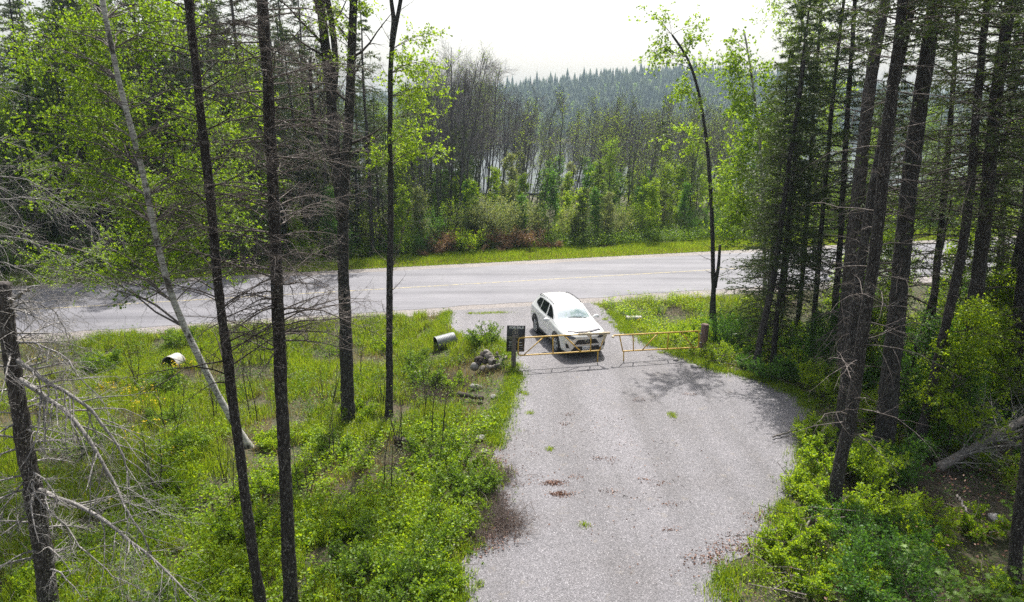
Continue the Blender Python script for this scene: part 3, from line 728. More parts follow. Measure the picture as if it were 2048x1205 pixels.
for (x0,y0,z0_,x1,y1,z1_,r,mt_,lb) in [(.12,.0,.16,-.22,.50,.42,.15,'log','thick grey log leaning on the heap beside the sale board'),(-.30,.25,.12,.25,.38,.24,.10,'dead_bark','short weathered log across the back of the heap'),
        (.30,-.02,.10,.52,.35,.34,.07,'log','thin grey root stub at the right of the heap'),(-.52,.05,.10,-.28,.42,.38,.11,'dark_twig','black rotten log end at the left of the heap'),(-.15,-.18,.08,.34,-.10,.14,.07,'log','small weathered log in front of the heap'),(.42,.12,.08,.20,.45,.46,.05,'dead_bark','narrow splintered piece standing in the heap')]:
    log('heap_log', lb, (hc.x+x0, hc.y+y0, hc.z+.12+z0_), (hc.x+x1, hc.y+y1, hc.z+.12+z1_), r, mt_, wig=.03)
for k, (dx, dy, dz, s_, mt_, lb) in enumerate([(-.45,.3,.30,.20,'dark_twig','dark decayed stump at the back left of the log heap'),(-.62,.05,.14,.17,'rock','grey stone at the left foot of the log heap'),(.02,.32,.22,.16,'dark_twig','black rotten lump in the middle of the log heap'),(-.3,-.1,.12,.13,'log','pale splintered lump in front of the log heap'),(.6,.1,.1,.12,'rock','grey stone between the log heap and the gate post')]):
    rock('rotten_wood' if mt_ != 'rock' else 'fieldstone', lb, (hc.x+dx, hc.y+dy, hc.z+dz), (s_*1.1, s_*.8, s_), M[mt_], 40+k, 'dead wood' if mt_ != 'rock' else 'rock')
A_ = at(918,800); B_ = at(965,806); log('plastic_piece', 'dark plastic piece lying in weeds below the log heap', (A_.x, A_.y, A_.z+.22), (B_.x, B_.y, B_.z+.16), .09, 'dark_twig')  # log shape made up to stand in for a piece of dark plastic
A_ = at(790,885); B_ = at(826,905); log('stump_root', 'dark rotten stump in the grass below the slim aspen', (A_.x, A_.y, A_.z+.1), (B_.x, B_.y, B_.z+.3), .10, 'dark_twig')
for k, (p0, p1, lb) in enumerate([((858,506),(1016,501),'near long log of the fallen trees across the road'),((900,500),(1085,495),'far long log of the fallen trees across the road')]):
    A_ = at(*p0); B_ = at(*p1); log('fallen_log', lb, (A_.x, A_.y, A_.z+.5+.25*k), (B_.x, B_.y, B_.z+.7+.3*k), .17, 'dead_bark', wig=.05)
b_ = at(256, 546); a = Acc(); bxm(a, (b_.x, b_.y, 1.2), (.10,.06,2.9))
props(a.obj('marker_post', M['post_wood'], None, False), 'slim grey marker post on the far roadside behind the birch', 'post')

# ---------------- the near trees, each traced where it stands ----------------
def hero_trunk(pts, w0, w1, top=14, K=26, Y=None, flare=.3, sides=14):
    b = at(*pts[0]); Y = Y or b.y
    P, L = trace(pts, Y, top, K); dep = Y*math.cos(CP)+(CH-0)*math.sin(CP)
    r0 = .80*w0/2*dep/CF; r1 = .80*w1/2*dep/CF
    R = trunk_r(K, r0, r1*.6 if top else r1, flare); a = Acc()
    Kf = K*5; u = np.linspace(0, 1, Kf); s0 = np.linspace(0, 1, K)
    Pf = np.stack([np.interp(u, s0, P[0][:, k]) for k in range(3)], 1); Rf = np.interp(u, s0, R[0])*(1+.035*rng.normal(0, 1, Kf))
    tubes(a, Pf[None], Rf[None], sides, cap=True)
    return b, P, R, a
def t_at(P, z):                                # parameter of the trunk at height z
    return float(np.interp(z, P[0][:, 2], np.linspace(0, 1, P.shape[1])))
def zpx(P, py):                                # trunk parameter where it crosses picture height py
    Y = P[0][:, 1].mean(); a, dy, dz = ray(1024, py); return t_at(P, CH+dz*Y/dy)
def leafy(P, R, targets, wood, lv, ntw=10, nlf=10, size=.07, twl=.7, back=.45, spread=1., rb=.008):
    B, RR = [], []
    for T_ in targets:
        T_ = np.array(T_); 
        i = np.argmin(np.abs(P[0][:, 2]-(T_[2]-back*np.linalg.norm(T_[:2]-P[0][-1, :2])))); S_ = P[0][i]
        C_ = S_*.45+T_*.55+np.array([0, 0, .18*np.linalg.norm(T_-S_)]); u = np.linspace(0, 1, 8)[:, None]
        q = S_*(1-u)**2+C_*2*u*(1-u)+T_*u**2; q[1:] += rng.normal(0, .03*np.linalg.norm(T_-S_)/3, (7, 3)); B.append(q)
        RR.append(np.linspace(min(R[0][i]*.4, rb+.004*np.linalg.norm(T_-S_)), .004, 8))
    B = np.array(B); RR = np.array(RR); tubes(wood, B, RR, 5)
    b2, r2, tt = sprout(B, RR, ntw, .25, 1., twl, .8, K=5, grav=.03, wig=.12, rk=.6, jit=.5, rmin=.0022); tubes(wood, b2, r2, 3)
    b3, r3, tt = sprout(b2, r2, 3, .2, 1., twl*.5, .8, K=3, grav=.03, wig=.12, rk=.6, jit=.5, rmin=.0016); tubes(wood, b3, r3, 3)
    for b_, k in ((b2, nlf//2), (b3, max(2, nlf//2))):
        p, T, _ = along(b_, np.ones(b_.shape[:2]), .2+.8*rng.random((len(b_), k)))
        p = p.reshape(-1, 3); leafcards(lv, p+rng.normal(0, .015, p.shape), size, .72, T.reshape(-1, 3)+np.array([0,0,-.5]), 1.3*spread)
def px_targets(n, boxes, Y, dy=1.5):
    out = []; ar = np.array([(b[2]-b[0])*(b[3]-b[1]) for b in boxes], float)
    for k in range(n):
        b = boxes[rng.choice(len(boxes), p=ar/ar.sum())]
        out.append(on_plane(rng.uniform(b[0], b[2]), rng.uniform(b[1], b[3]), Y+rng.uniform(-dy, dy)))
    return out
# 1 dead spruce with hanging grey branches, far left foreground
b, P, R, tr = hero_trunk([(102,1235),(78,1040),(50,900),(30,760),(14,650),(8,565)], 46, 30, None)
br = Acc(); dead_branches(P, R, 46, .2, .98, 1.1, br, grav=.16, sub=12, sub2=6, r_=.003)
def limb(P, R, pts, Y0, Y1, r, acc, sub=16, twl=.9, twacc=None, s2=6):
    n = len(pts); B = np.array([on_plane(px, py, Y0+(Y1-Y0)*k/(n-1)) for k, (px, py) in enumerate(pts)], float)
    s = np.linspace(0, 1, n); u = np.linspace(0, 1, 14); B = np.stack([np.interp(u, s, B[:, k]) for k in range(3)], 1)
    B[1:-1] = .25*B[:-2]+.5*B[1:-1]+.25*B[2:]; B[1:] += rng.normal(0, .018, (13, 3)); RR = np.linspace(r, r*.2, 14)
    tubes(acc, B[None], RR[None], 7, cap=True)
    b2, r2, tt = sprout(B[None], RR[None], sub, .08, 1, twl, .8, K=6, grav=.07, wig=.13, rk=.5, jit=.6, rmin=.004); tubes(acc, b2, r2, 4)
    b3, r3, _ = sprout(b2, r2, s2, .15, 1, twl*.4, .8, K=4, grav=.05, wig=.15, rk=.6, jit=.6, rmin=.0028); tubes(acc, b3, r3, 3)
    b4, r4, _ = sprout(b3, r3, 3, .2, 1, twl*.17, .8, K=3, grav=.03, wig=.15, rk=.7, jit=.6, rmin=.002); tubes(acc, b4, r4, 3)
Yb = P[0][0, 1]
limb(P, R, [(30,715),(85,760),(165,800),(250,905),(262,1000)], Yb, Yb-.9, .045, br, 26, .95)
limb(P, R, [(32,755),(100,800),(190,885),(245,1000),(300,1110)], Yb, Yb-1.2, .05, br, 26, .95)
limb(P, R, [(60,975),(150,1010),(250,1070),(330,1140),(405,1215)], Yb, Yb-1.0, .045, br, 26, .85)
limb(P, R, [(8,610),(45,585),(80,572)], Yb, Yb-.2, .05, br, 3, .4)
limb(P, R, [(20,680),(90,690),(160,740),(230,850)], Yb, Yb-.5, .022, br, 22, .8)
limb(P, R, [(60,950),(20,1000),(-20,1080)], Yb, Yb-.4, .02, br, 16, .7)
limb(P, R, [(80,1000),(150,1080),(220,1150),(300,1190)], Yb, Yb-.5, .02, br, 20, .7)
limb(P, R, [(10,620),(60,600),(110,620),(140,690)], Yb, Yb+.4, .02, br, 20, .8)
finish('dead_spruce', 'broken off dead spruce at the left edge with drooping bare grey branches', 'tree', b, [('trunk', tr, M['dead_bark']), ('branches', br, M['pale_twig'])])
b, P, R, tr = hero_trunk([(-75,1060),(-80,800),(-90,500),(-100,200)], 34, 24, 12)
br = Acc(); dead_branches(P, R, 60, .25, .97, 1.8, br, grav=.10, sub=11, sub2=5, r_=.003); Yb = P[0][0, 1]
for pts_ in ([(-85,420),(30,395),(110,400),(200,470)],[(-85,480),(20,470),(110,500),(210,560)],[(-85,360),(10,350),(80,370),(150,420)],[(-85,520),(0,520),(80,560),(140,640)],[(-80,600),(0,590),(60,620),(120,700)]): limb(P, R, pts_, Yb, Yb+.3, .018, br, 18, .9)
finish('dead_spruce', 'dead spruce just outside the left edge whose pale branches reach into the picture', 'tree', b, [('trunk', tr, M['dead_bark']), ('branches', br, M['pale_twig'])])
# 2 white birch leaning left
b, P, R, tr = hero_trunk([(497,893),(466,850),(412,742),(352,620),(312,480),(282,320),(250,215),(226,110),(206,0)], 17.5, 10, 17)
wd, lv = Acc(), Acc()
tg = px_targets(105, [(20,60,230,560),(60,0,420,120),(230,180,520,520),(30,260,330,560),(300,330,560,560)], P[0][:, 1].mean()+1.9, 1.7)
leafy(P, R, tg, wd, lv, 14, 14, .072, .65, .2)
limb(P, R, [(330,576),(290,600),(255,580),(200,590)], b.y, b.y+.6, .02, wd, 8, .5)
finish('birch', 'white barked birch leaning left with fresh green leaves', 'tree', b, [('trunk', tr, M['birch_bark']), ('branches', wd, M['twig']), ('foliage', lv, M['birch_leaf'])])
# 3, 4 the two dead spruces in front
b, P, R, tr = hero_trunk([(528,1250),(500,1060),(480,900),(458,750),(440,600),(418,350),(400,200),(378,0)], 27, 17, 15)
br = Acc(); dead_branches(P, R, 95, .32, .97, 1.85, br, grav=.10, sub=10, sub2=4, r_=.003, up=.25)
finish('dead_spruce', 'slim dark dead spruce just right of the white birch', 'tree', b, [('trunk', tr, M['spruce_bark']), ('branches', br, M['dark_twig'])])
b, P, R, tr = hero_trunk([(582,1240),(573,1020),(561,800),(549,560),(545,420),(533,200),(520,0)], 34, 22, 15)
br = Acc(); dead_branches(P, R, 170, .36, .97, 1.45, br, grav=.10, sub=14, sub2=6, r_=.0032, up=.1)
finish('dead_spruce', 'straight dead spruce wrapped in fine bare twigs left of the forked aspen', 'tree', b, [('trunk', tr, M['spruce_bark']), ('branches', br, M['twig'])])
# 5 old forked aspen
b, P, R, tr = hero_trunk([(697,842),(692,700),(687,560),(684,430),(692,330),(700,200),(704,80),(708,0)], 33, 14, 17)
t5 = Acc(); wd, lv = Acc(), Acc(); Y = P[0][:, 1].mean()
def stem(pts, Y, w0, w1, acc, K=22, dy=0., sides=12):
    B = np.array([on_plane(px, py, Y+dy*k/(len(pts)-1)) for k, (px, py) in enumerate(pts)], float); s = np.r_[0, np.cumsum(np.linalg.norm(np.diff(B, axis=0), axis=1))]
    u = np.linspace(0, s[-1], K); B = np.stack([np.interp(u, s, B[:, k]) for k in range(3)], 1); B[1:-1] = .25*B[:-2]+.5*B[1:-1]+.25*B[2:]
    f_ = Y*math.cos(CP)/CF/2*1.03; RR = np.linspace(w0*f_, w1*f_, K)*(1+.04*rng.normal(0, 1, K)); tubes(acc, B[None], RR[None], sides, cap=True); return B[None], RR[None]
s1 = stem([(685,440),(680,380),(668,300),(664,210),(655,130),(640,0),(632,-120),(625,-300)], Y, 26, 10, tr)
s2 = stem([(683,400),(672,350),(655,300),(632,262),(622,200),(620,120)], Y, 14, 6, tr)
s3 = stem([(664,215),(672,130),(666,60),(650,-30),(640,-200)], Y, 14, 7, tr)
for q_ in (s1, s2, s3, (P, R)): dead_branches(q_[0], q_[1], 16, .45, .98, 1.7, wd, grav=-.05, sub=7, sub2=3, ang=.9, K=6, r_=.003, rk=.35)
leafy(P, R, px_targets(12, [(620,-40,760,60),(650,100,700,150)], Y, 1.2), wd, lv, 8, 8, .08, .5)
finish('aspen', 'tall dark forked aspen with a blackened base on the left', 'tree', b, [('trunk', tr, M['aspen_bark']), ('branches', wd, M['dark_twig']), ('foliage', lv, M['aspen_leaf'])])
# 6 slim aspen
b, P, R, tr = hero_trunk([(778,832),(779,700),(779,560),(782,420),(781,300),(779,180),(782,90),(790,35),(806,0),(812,-60)], 18, 9, 15)
wd, lv = Acc(), Acc(); Y = P[0][:, 1].mean()
stem([(783,95),(788,40),(782,0),(778,-120)], Y, 10, 5, tr)
leafy(P, R, px_targets(26, [(795,180,915,260),(800,260,900,330),(730,295,800,330),(780,70,880,200),(800,120,860,170)], Y, 1.), wd, lv, 9, 11, .074, .45, .3)
dead_branches(P, R, 26, .12, .9, .9, wd, grav=-.06, sub=5, sub2=3, ang=.9, r_=.0028)
limb(P, R, [(781,560),(795,500),(812,450),(818,418)], Y, Y-.3, .02, wd, 7, .4)
finish('aspen', 'slim upright aspen with yellow green leaf sprays on its right', 'tree', b, [('trunk', tr, M['aspen_bark']), ('branches', wd, M['twig']), ('foliage', lv, M['aspen_leaf'])])
# 7 crooked aspen by the right post
b, P, R, tr = hero_trunk([(1429,672),(1428,600),(1426,540),(1424,440),(1419,340),(1412,270),(1402,200),(1384,130),(1366,95),(1345,70)], 12, 5, None)
wd, lv = Acc(), Acc(); Y = P[0][:, 1].mean()
stem([(1429,575),(1437,535),(1440,490)], Y, 9, 5, tr, 10, -.2)
stem([(1419,690),(1422,620),(1427,560)], Y+.5, 7, 6, tr, 10)
leafy(P, R, px_targets(16, [(1290,25,1345,110),(1345,50,1400,120),(1370,120,1405,160),(1300,110,1360,130)], Y, .7), wd, lv, 8, 9, .10, .5, .2)
leafy(P, R, px_targets(12, [(1275,255,1390,310),(1330,180,1400,300),(1420,320,1470,420)], Y, .8), wd, lv, 8, 10, .10, .5, .1)
dead_branches(P, R, 24, .2, .95, .7, wd, grav=0, sub=4, sub2=2, ang=1.1, r_=.003)
finish('aspen', 'crooked slim aspen behind the thick reddish gate post', 'tree', b, [('trunk', tr, M['aspen_bark']), ('branches', wd, M['dark_twig']), ('foliage', lv, M['aspen_leaf'])])
# right hand stand
def right_tree(label, pts, w0, w1, top, mat='spruce_bark', live=0, dead=60, dl=1.6, name='spruce', tw='dark_twig', lt0=.5, nl=.075, lf=2.0, d0=.15, sub2=3):
    b, P, R, tr = hero_trunk(pts, w0, w1, top); br, ne = Acc(), Acc()
    if dead: dead_branches(P, R, int(dead*.75), d0, .92, dl, br, grav=.13, sub=8, sub2=sub2, r_=.0025, rk=.12, wig=.15)
    if live: live_whorls(P, R, live, lt0, .99, lambda t: lf*(1.15-t)*1.3+.25, .11, ne, seg=12, nl=nl*1.15, nw=.026, wood=br, twn=12)
    return finish(name, label, 'tree', b, [('trunk', tr, M[mat]), ('branches', br, M[tw]), ('foliage', ne, M['needle'])])
right_tree('slim leaning spruce at the upper edge of the gravel, first trunk right of the gate', [(1508,750),(1522,670),(1546,560),(1562,440),(1580,300),(1596,200),(1606,120)], 18, 7, None, live=130, dead=40, dl=.9, lt0=.32, lf=1.25)
right_tree('brown spruce trunk standing nearest the gravel at right, base in bright leaves', [(1665,1025),(1680,930),(1703,840),(1723,700),(1742,560),(1760,400),(1778,220),(1800,0)], 31, 24, 15, live=80, dead=70, dl=1.9, lt0=.70, lf=2.8, tw='twig')
right_tree('pale greyish dead trunk behind the brown spruce', [(1688,800),(1690,700),(1700,560),(1714,420),(1728,280),(1745,120),(1772,0)], 42, 26, 15, mat='dead_bark', dead=70, dl=1.5, name='dead_spruce', tw='twig')
right_tree('dark split trunk right behind the brown spruce', [(1672,900),(1690,760),(1706,640),(1722,520),(1745,380),(1775,230),(1812,60),(1824,0)], 26, 20, 15, dead=60, dl=1.4, live=80, lt0=.70, lf=2.8)
right_tree('thickest black aspen trunk of the right hand stand', [(1765,915),(1778,760),(1795,600),(1808,450),(1826,300),(1852,130),(1870,0)], 47, 33, 16, mat='aspen_bark', dead=55, dl=1.7, name='aspen', d0=.25, live=70, lt0=.72, lf=2.8)
right_tree('leaning grey spruce trunk right of the thick black aspen', [(1832,910),(1862,780),(1912,560),(1935,420),(1950,250),(1962,120),(1972,0)], 25, 15, 15, live=100, dead=40, dl=1.3, lt0=.45, lf=2.5)
right_tree('stout dark spruce with a flared base beside the fallen grey log', [(1918,880),(1932,700),(1958,560),(1975,380),(1990,200),(2012,60),(2022,0)], 38, 24, 16, live=120, dead=36, dl=1.5, lt0=.45, lf=3.0)
right_tree('black knotty trunk at the right edge of the picture', [(2018,830),(2030,740),(2044,620),(2056,480),(2068,300),(2080,100)], 34, 24, 15, live=60, dead=40, dl=1.4, lt0=.5, lf=2.4)
right_tree('thin dead stem leaning between the thick aspen and the grey spruce', [(1775,870),(1812,760),(1850,640),(1886,500),(1905,400)], 9, 4, None, dead=24, dl=.7, name='dead_sapling', tw='twig')
right_tree('dark trunk in the bottom right corner', [(2022,1200),(2036,1100),(2052,960),(2070,800)], 30, 26, 12, dead=30, dl=1.2, name='dead_spruce')
for k, (pts, w0, w1, lb) in enumerate([
    ([(1590,700),(1600,600),(1612,480),(1622,330),(1630,200)], 13, 7, 'dark background spruce left of the pale dead trunk'),
    ([(1622,745),(1630,620),(1640,500),(1652,360),(1668,180),(1680,60)], 14, 8, 'dark background spruce close left of the pale dead trunk'),
    ([(1560,690),(1566,600),(1574,520),(1588,380),(1596,260)], 9, 6, 'thin dark spruce just right of the slim leaning spruce'),
    ([(1850,760),(1862,650),(1874,520),(1888,380),(1902,200),(1915,0)], 18, 11, 'shaded spruce between the black aspen and the grey spruce'),
    ([(1990,700),(1998,580),(2004,450),(2015,250),(2030,60)], 17, 12, 'shaded spruce left of the knotty trunk at the right edge'),
    ([(1660,760),(1668,640),(1680,500),(1690,330),(1702,150),(1712,0)], 17, 11, 'dark spruce directly behind the pale dead trunk')]):
    right_tree(lb, pts, w0, w1, 15, live=100, dead=22, dl=1.1, lt0=.26, lf=1.7 if k != 1 else 2.2, nl=.11, sub2=2)
# tall leafy trees of the right background
def leaf_tree(label, pts, w0, w1, boxes, n, size, mat='aspen_leaf', bk='aspen_bark', name='aspen', dy=1.4, nt_=9, nf=9, tl=.8):
    b, P, R, tr = hero_trunk(pts, w0, w1, None, sides=8); wd, lv = Acc(), Acc(); Y = P[0][:, 1].mean()
    leafy(P, R, px_targets(n, boxes, Y, dy), wd, lv, nt_, nf, size, tl, .3)
    return finish(name, label, 'tree', b, [('trunk', tr, M[bk]), ('branches', wd, M['twig']), ('foliage', lv, M[mat])])
leaf_tree('pale stemmed birch with a thin leafy top right of the crooked aspen', [(1530,600),(1528,480),(1526,400),(1522,300),(1510,200),(1500,120),(1488,60)], 11, 4, [(1450,40,1530,160),(1470,160,1580,330),(1430,300,1620,480)], 70, .13, 'birch_leaf', 'birch_bark', 'birch', nt_=10, nf=10)
leaf_tree('aspen with spreading sparse crown against the sky, right of the thin birch', [(1628,520),(1632,400),(1626,250),(1620,150),(1610,60),(1590,10),(1575,-40)], 11, 5, [(1520,-30,1700,90),(1560,60,1680,160),(1640,100,1720,240)], 34, .12)

# ---------------- tree kinds for the woods beyond the road ----------------
def proto(name, label, cat, group, build):
    parts = build(); t_ = thing(name, label, cat, (0,0,-500), 0, group)
    for pn, ac, mt in parts:
        if ac.v: ac.obj(pn, mt, t_)
    return t_
def up_trunk(h, r, K=12, wob=.03, lean=0.):
    z = np.linspace(0, h, K); P = np.stack([np.cumsum(rng.normal(0, wob, K))+lean*z*.1, np.cumsum(rng.normal(0, wob, K)), z-.25], 1)
    return P[None], (np.linspace(r, r*.18, K)*(1+.05*rng.normal(0, 1, K)))[None]
def b_spruce(h, r, t0=.12, lf=2.2, n=120, nl=.15, nw=.05, dead=18, seg=6, mt='needle', twn=8):
    def f():
        P, R = up_trunk(h, r); w_, ne, tk = Acc(), Acc(), Acc(); tubes(tk, P, R, 7)
        live_whorls(P, R, n, t0, .985, lambda t: lf*(1-((t-t0)/(1-t0)))**.8*np.minimum(1, .5+(t-t0)*3)+.22, .10, ne, seg=seg, nl=nl, nw=nw, wood=w_, twn=twn)
        top = P[0][-1]; quads(ne, np.repeat(top[None]-[0,0,.5], 60, 0)+rng.normal(0, .03, (60, 3))+np.array([0,0,1])*rng.random((60,1))*.5, norm(rng.normal(0, .5, (60, 3))+[0,0,1]), nl*np.ones(60), nw)
        if dead: dead_branches(P, R, dead, .03, max(t0+.1, .2), 1.1, w_, sub=5, sub2=2, r_=.006)
        return [('trunk', tk, M['spruce_bark']), ('branches', w_, M['dark_twig']), ('foliage', ne, M[mt])]
    return f
def b_bare(h, r, leaf=0, mt='aspen_leaf', lean=0.):
    def f():
        P, R = up_trunk(h, r, 14, .05, lean); tk, w_, lv = Acc(), Acc(), Acc(); tubes(tk, P, R, 6)
        b1, r1, _ = sprout(P, R, 20, .35, .97, lambda t: h*.30*(1.15-t), .62, K=7, grav=-.06, wig=.09, rk=.5, rmin=.010, tip=.3); tubes(tk, b1, r1, 4)
        b2, r2, _ = sprout(b1, r1, 9, .2, 1, h*.075, .6, K=5, grav=-.05, wig=.12, rk=.6, rmin=.007, tip=.4); tubes(w_, b2, r2, 3)
        b3, r3, _ = sprout(b2, r2, 5, .2, 1, h*.035, .7, K=3, grav=-.03, wig=.12, rk=.7, rmin=.005, tip=.5); tubes(w_, b3, r3, 3)
        if leaf:
            p, T, _ = along(b3, np.ones(b3.shape[:2]), rng.random((len(b3), leaf))); p = p.reshape(-1, 3); p = p[rng.random(len(p)) < .6]; leafcards(lv, p, .10, .8)
        return [('trunk', tk, M['thicket_bark']), ('branches', w_, M['thicket_bark']), ('foliage', lv, M[mt])]
    return f
def b_leafy(h, r, t0=.2, lf=2.2, n=30, size=.14, nl=4, mt='birch_leaf', bk='aspen_bark'):
    def f():
        P, R = up_trunk(h, r, 12, .05); tk, w_, lv = Acc(), Acc(), Acc(); tubes(tk, P, R, 6)
        b1, r1, _ = sprout(P, R, n, t0, .98, lambda t: lf*(1.25-t), .85, K=6, grav=-.02, wig=.1, rk=.5, rmin=.010); tubes(w_, b1, r1, 4)
        b2, r2, _ = sprout(b1, r1, 9, .15, 1, lf*.35, .8, K=4, grav=.02, wig=.12, rk=.6, rmin=.006); tubes(w_, b2, r2, 3)
        b3, r3, _ = sprout(b2, r2, 4, .2, 1, lf*.15, .9, K=3, wig=.12, rk=.6, rmin=.004)
        p, T, _ = along(b3, np.ones(b3.shape[:2]), rng.random((len(b3), nl))); p = p.reshape(-1, 3); leafcards(lv, p+rng.normal(0, .05, p.shape), size, .75, T.reshape(-1, 3)+[0,0,-.3], 1.6)
        return [('trunk', tk, M[bk]), ('branches', w_, M['twig']), ('foliage', lv, M[mt])]
    return f
def b_shrub(h, n=14, size=.10, nl=5, mt='shrub_leaf', spread=.45, bare=.0, tw='twig', n2=9, n3=4):
    def f():
        w_, lv = Acc(), Acc(); a_ = rng.random(n)*2*math.pi; K = 6; P = np.zeros((n, K, 3)); d = norm(np.stack([np.cos(a_)*spread, np.sin(a_)*spread, np.ones(n)], 1)+rng.normal(0, .12, (n, 3)))
        P[:, 0] = np.stack([np.cos(a_)*.12*h*.5, np.sin(a_)*.12*h*.5, np.full(n, -.1)], 1)
        for k in range(1, K): P[:, k] = P[:, k-1]+d*(h*(.7+.4*rng.random(n))/(K-1))[:, None]; d = norm(d+rng.normal(0, .08, (n, 3)))
        R = np.linspace(.012*h**.6, .004, K)[None].repeat(n, 0); tubes(w_, P, R, 4)
        b2, r2, _ = sprout(P, R, n2, .2, 1, h*.26, .65, K=4, wig=.12, rk=.6, rmin=.003); tubes(w_, b2, r2, 3)
        b3, r3, _ = sprout(b2, r2, n3, .2, 1, h*.11, .8, K=3, wig=.12, rk=.7, rmin=.002); tubes(w_, b3, r3, 3)
        if nl:
            p, T, _ = along(b3, np.ones(b3.shape[:2]), rng.random((len(b3), nl))); p = p.reshape(-1, 3); leafcards(lv, p+rng.normal(0, .02*h, p.shape), size, .7, T.reshape(-1, 3)+[0,0,.2], 1.4)
        return [('stems', w_, M[tw]), ('foliage', lv, M[mt])]
    return f
placed = []
def place(pr, x, y, rz=None, sc=1., label=None, tilt=(0,0)):
    c = copy_tree(pr, (x, y, hz(x, y)), rng.random()*6.283 if rz is None else rz, sc, label, tilt); placed.append(c); return c
def drop(pr):
    for c in list(pr.children): bpy.data.objects.remove(c)
    bpy.data.objects.remove(pr)
protos = []
def kinds(name, label, cat, group, builds):
    out = [proto(name, label, cat, group, f) for f in builds]; protos.extend(out); return out
SPR = kinds('spruce', 'dark dense spruce in the wood across the road', 'tree', 'spruces across the road', [b_spruce(15,.17,.06,2.3,150), b_spruce(13,.15,.10,1.9,130), b_spruce(17,.19,.15,2.4,150), b_spruce(11,.12,.04,1.8,120)])
SPL = kinds('spruce', 'brown thin crowned spruce with bare lower trunk across the road', 'tree', 'thin spruces across the road', [b_spruce(15,.15,.35,1.5,90,.15,.045,50), b_spruce(13,.13,.45,1.3,70,.15,.045,50)])
YSP = kinds('young_spruce', 'small pointed green spruce behind the roadside shrubs', 'tree', 'young spruces behind the shrubs', [b_spruce(7,.08,.04,1.5,100,.12,.045,0,mt='needle'), b_spruce(5,.06,.04,1.2,80,.12,.045,0,mt='needle_light')])
BAR = kinds('bare_aspen', 'bare grey aspen, one of the thicket between road and lake', 'tree', 'bare aspens between road and lake', [b_bare(14,.11,0,lean=.5), b_bare(13,.09,0,lean=1.5), b_bare(15,.12,1,lean=1.), b_bare(12,.08,1,lean=2.), b_bare(13,.10,0,lean=-.3), b_bare(14,.10,1,lean=1.2)])
LFT = kinds('leafy_birch', 'light green leafy birch in the wood across the road', 'tree', 'leafy birches across the road', [b_leafy(13,.11,.15,2.4,40), b_leafy(11,.09,.15,2.2,36,mt='aspen_leaf'), b_leafy(14,.12,.3,2.2,40), b_leafy(9,.07,.1,1.9,34,.13)])
WIL = kinds('willow_shrub', 'pale grey green willow shrub on the far roadside', 'shrub', 'willow shrubs on the far roadside', [b_shrub(4.2,18,.13,5,'willow_leaf',.35), b_shrub(3.4,16,.12,5,'willow_leaf',.4)])
SHR = kinds('roadside_shrub', 'green leafy shrub at the edge of the wood across the road', 'shrub', 'green shrubs on the far roadside', [b_shrub(3.2,16,.12,5,'shrub_leaf',.4), b_shrub(2.2,14,.11,5,'lime_leaf',.5), b_shrub(4.5,16,.12,4,'birch_leaf',.32), b_shrub(3.6,16,.12,4,'shade_leaf',.35)])
RST = kinds('dead_brush', 'rust brown dead conifer brush beside the fallen logs', 'dead brush', 'rust brown brush by the fallen logs', [b_shrub(1.7,16,.09,3,'rust',.9,n2=10,n3=5), b_shrub(1.3,14,.09,3,'rust',1.2,n2=10,n3=5)])
def cpos(px, c):                              # ground position in the direction of picture column px, c metres from the origin line
    a = (px-1024)/CF/math.cos(CP); 
    y = c/(RN[1]+RN[0]*a*1.0); return a*y*1.0, y
def scatter(n, px0, px1, c0, c1, pr, s0=.85, s1=1.15, mind=1.2, tilt=.03, tx=0., gap=None):
    pts = []; tries = 0
    while len(pts) < n and tries < n*40:
        tries += 1; px = rng.uniform(px0, px1); c = c0+(c1-c0)*rng.random()**1.25
        x, y = cpos(px, c)
        if any((x-q_[0])**2+(y-q_[1])**2 < mind*mind for q_ in pts): continue
        if gap and gap(px, c): continue
        pts.append((x, y)); place(pr[rng.integers(len(pr))], x, y, None, rng.uniform(s0, s1), None, (rng.normal(0, tilt), rng.normal(tx, tilt)))
SLM = kinds('slim_sapling', 'slim leafy young tree in the thicket along the far roadside', 'young tree', 'slim young trees on the far roadside', [b_leafy(5,.035,.15,.9,26,.11,3,mt='birch_leaf'), b_leafy(4.2,.03,.2,.8,22,.11,3,mt='lime_leaf'), b_leafy(5.5,.04,.25,.9,26,.11,3,mt='willow_leaf',bk='pale_bark'), b_leafy(4.8,.035,.3,.8,22,.10,3,mt='shade_leaf')])
GP = lambda px, c: 840 < px < 1110 and c < 48.3
# dark wood on the left
scatter(58, -260, 660, 47, 66, SPR, 1.0, 1.4, 1.6)
scatter(14, 640, 800, 47, 60, SPR, .6, .85, 1.7)
scatter(18, 780, 960, 49, 70, SPR, .45, .72, 1.9)
scatter(44, -250, 700, 66, 95, SPR, 1.2, 1.6, 2.0)
scatter(16, 350, 760, 46, 56, SPL, .9, 1.15, 1.7)
scatter(30, -200, 560, 45.5, 58, LFT, .8, 1.2, 1.7)
scatter(10, 600, 850, 50, 75, LFT, .7, 1., 1.8)
scatter(22, 520, 900, 48, 75, BAR, .7, .85, 1.5)
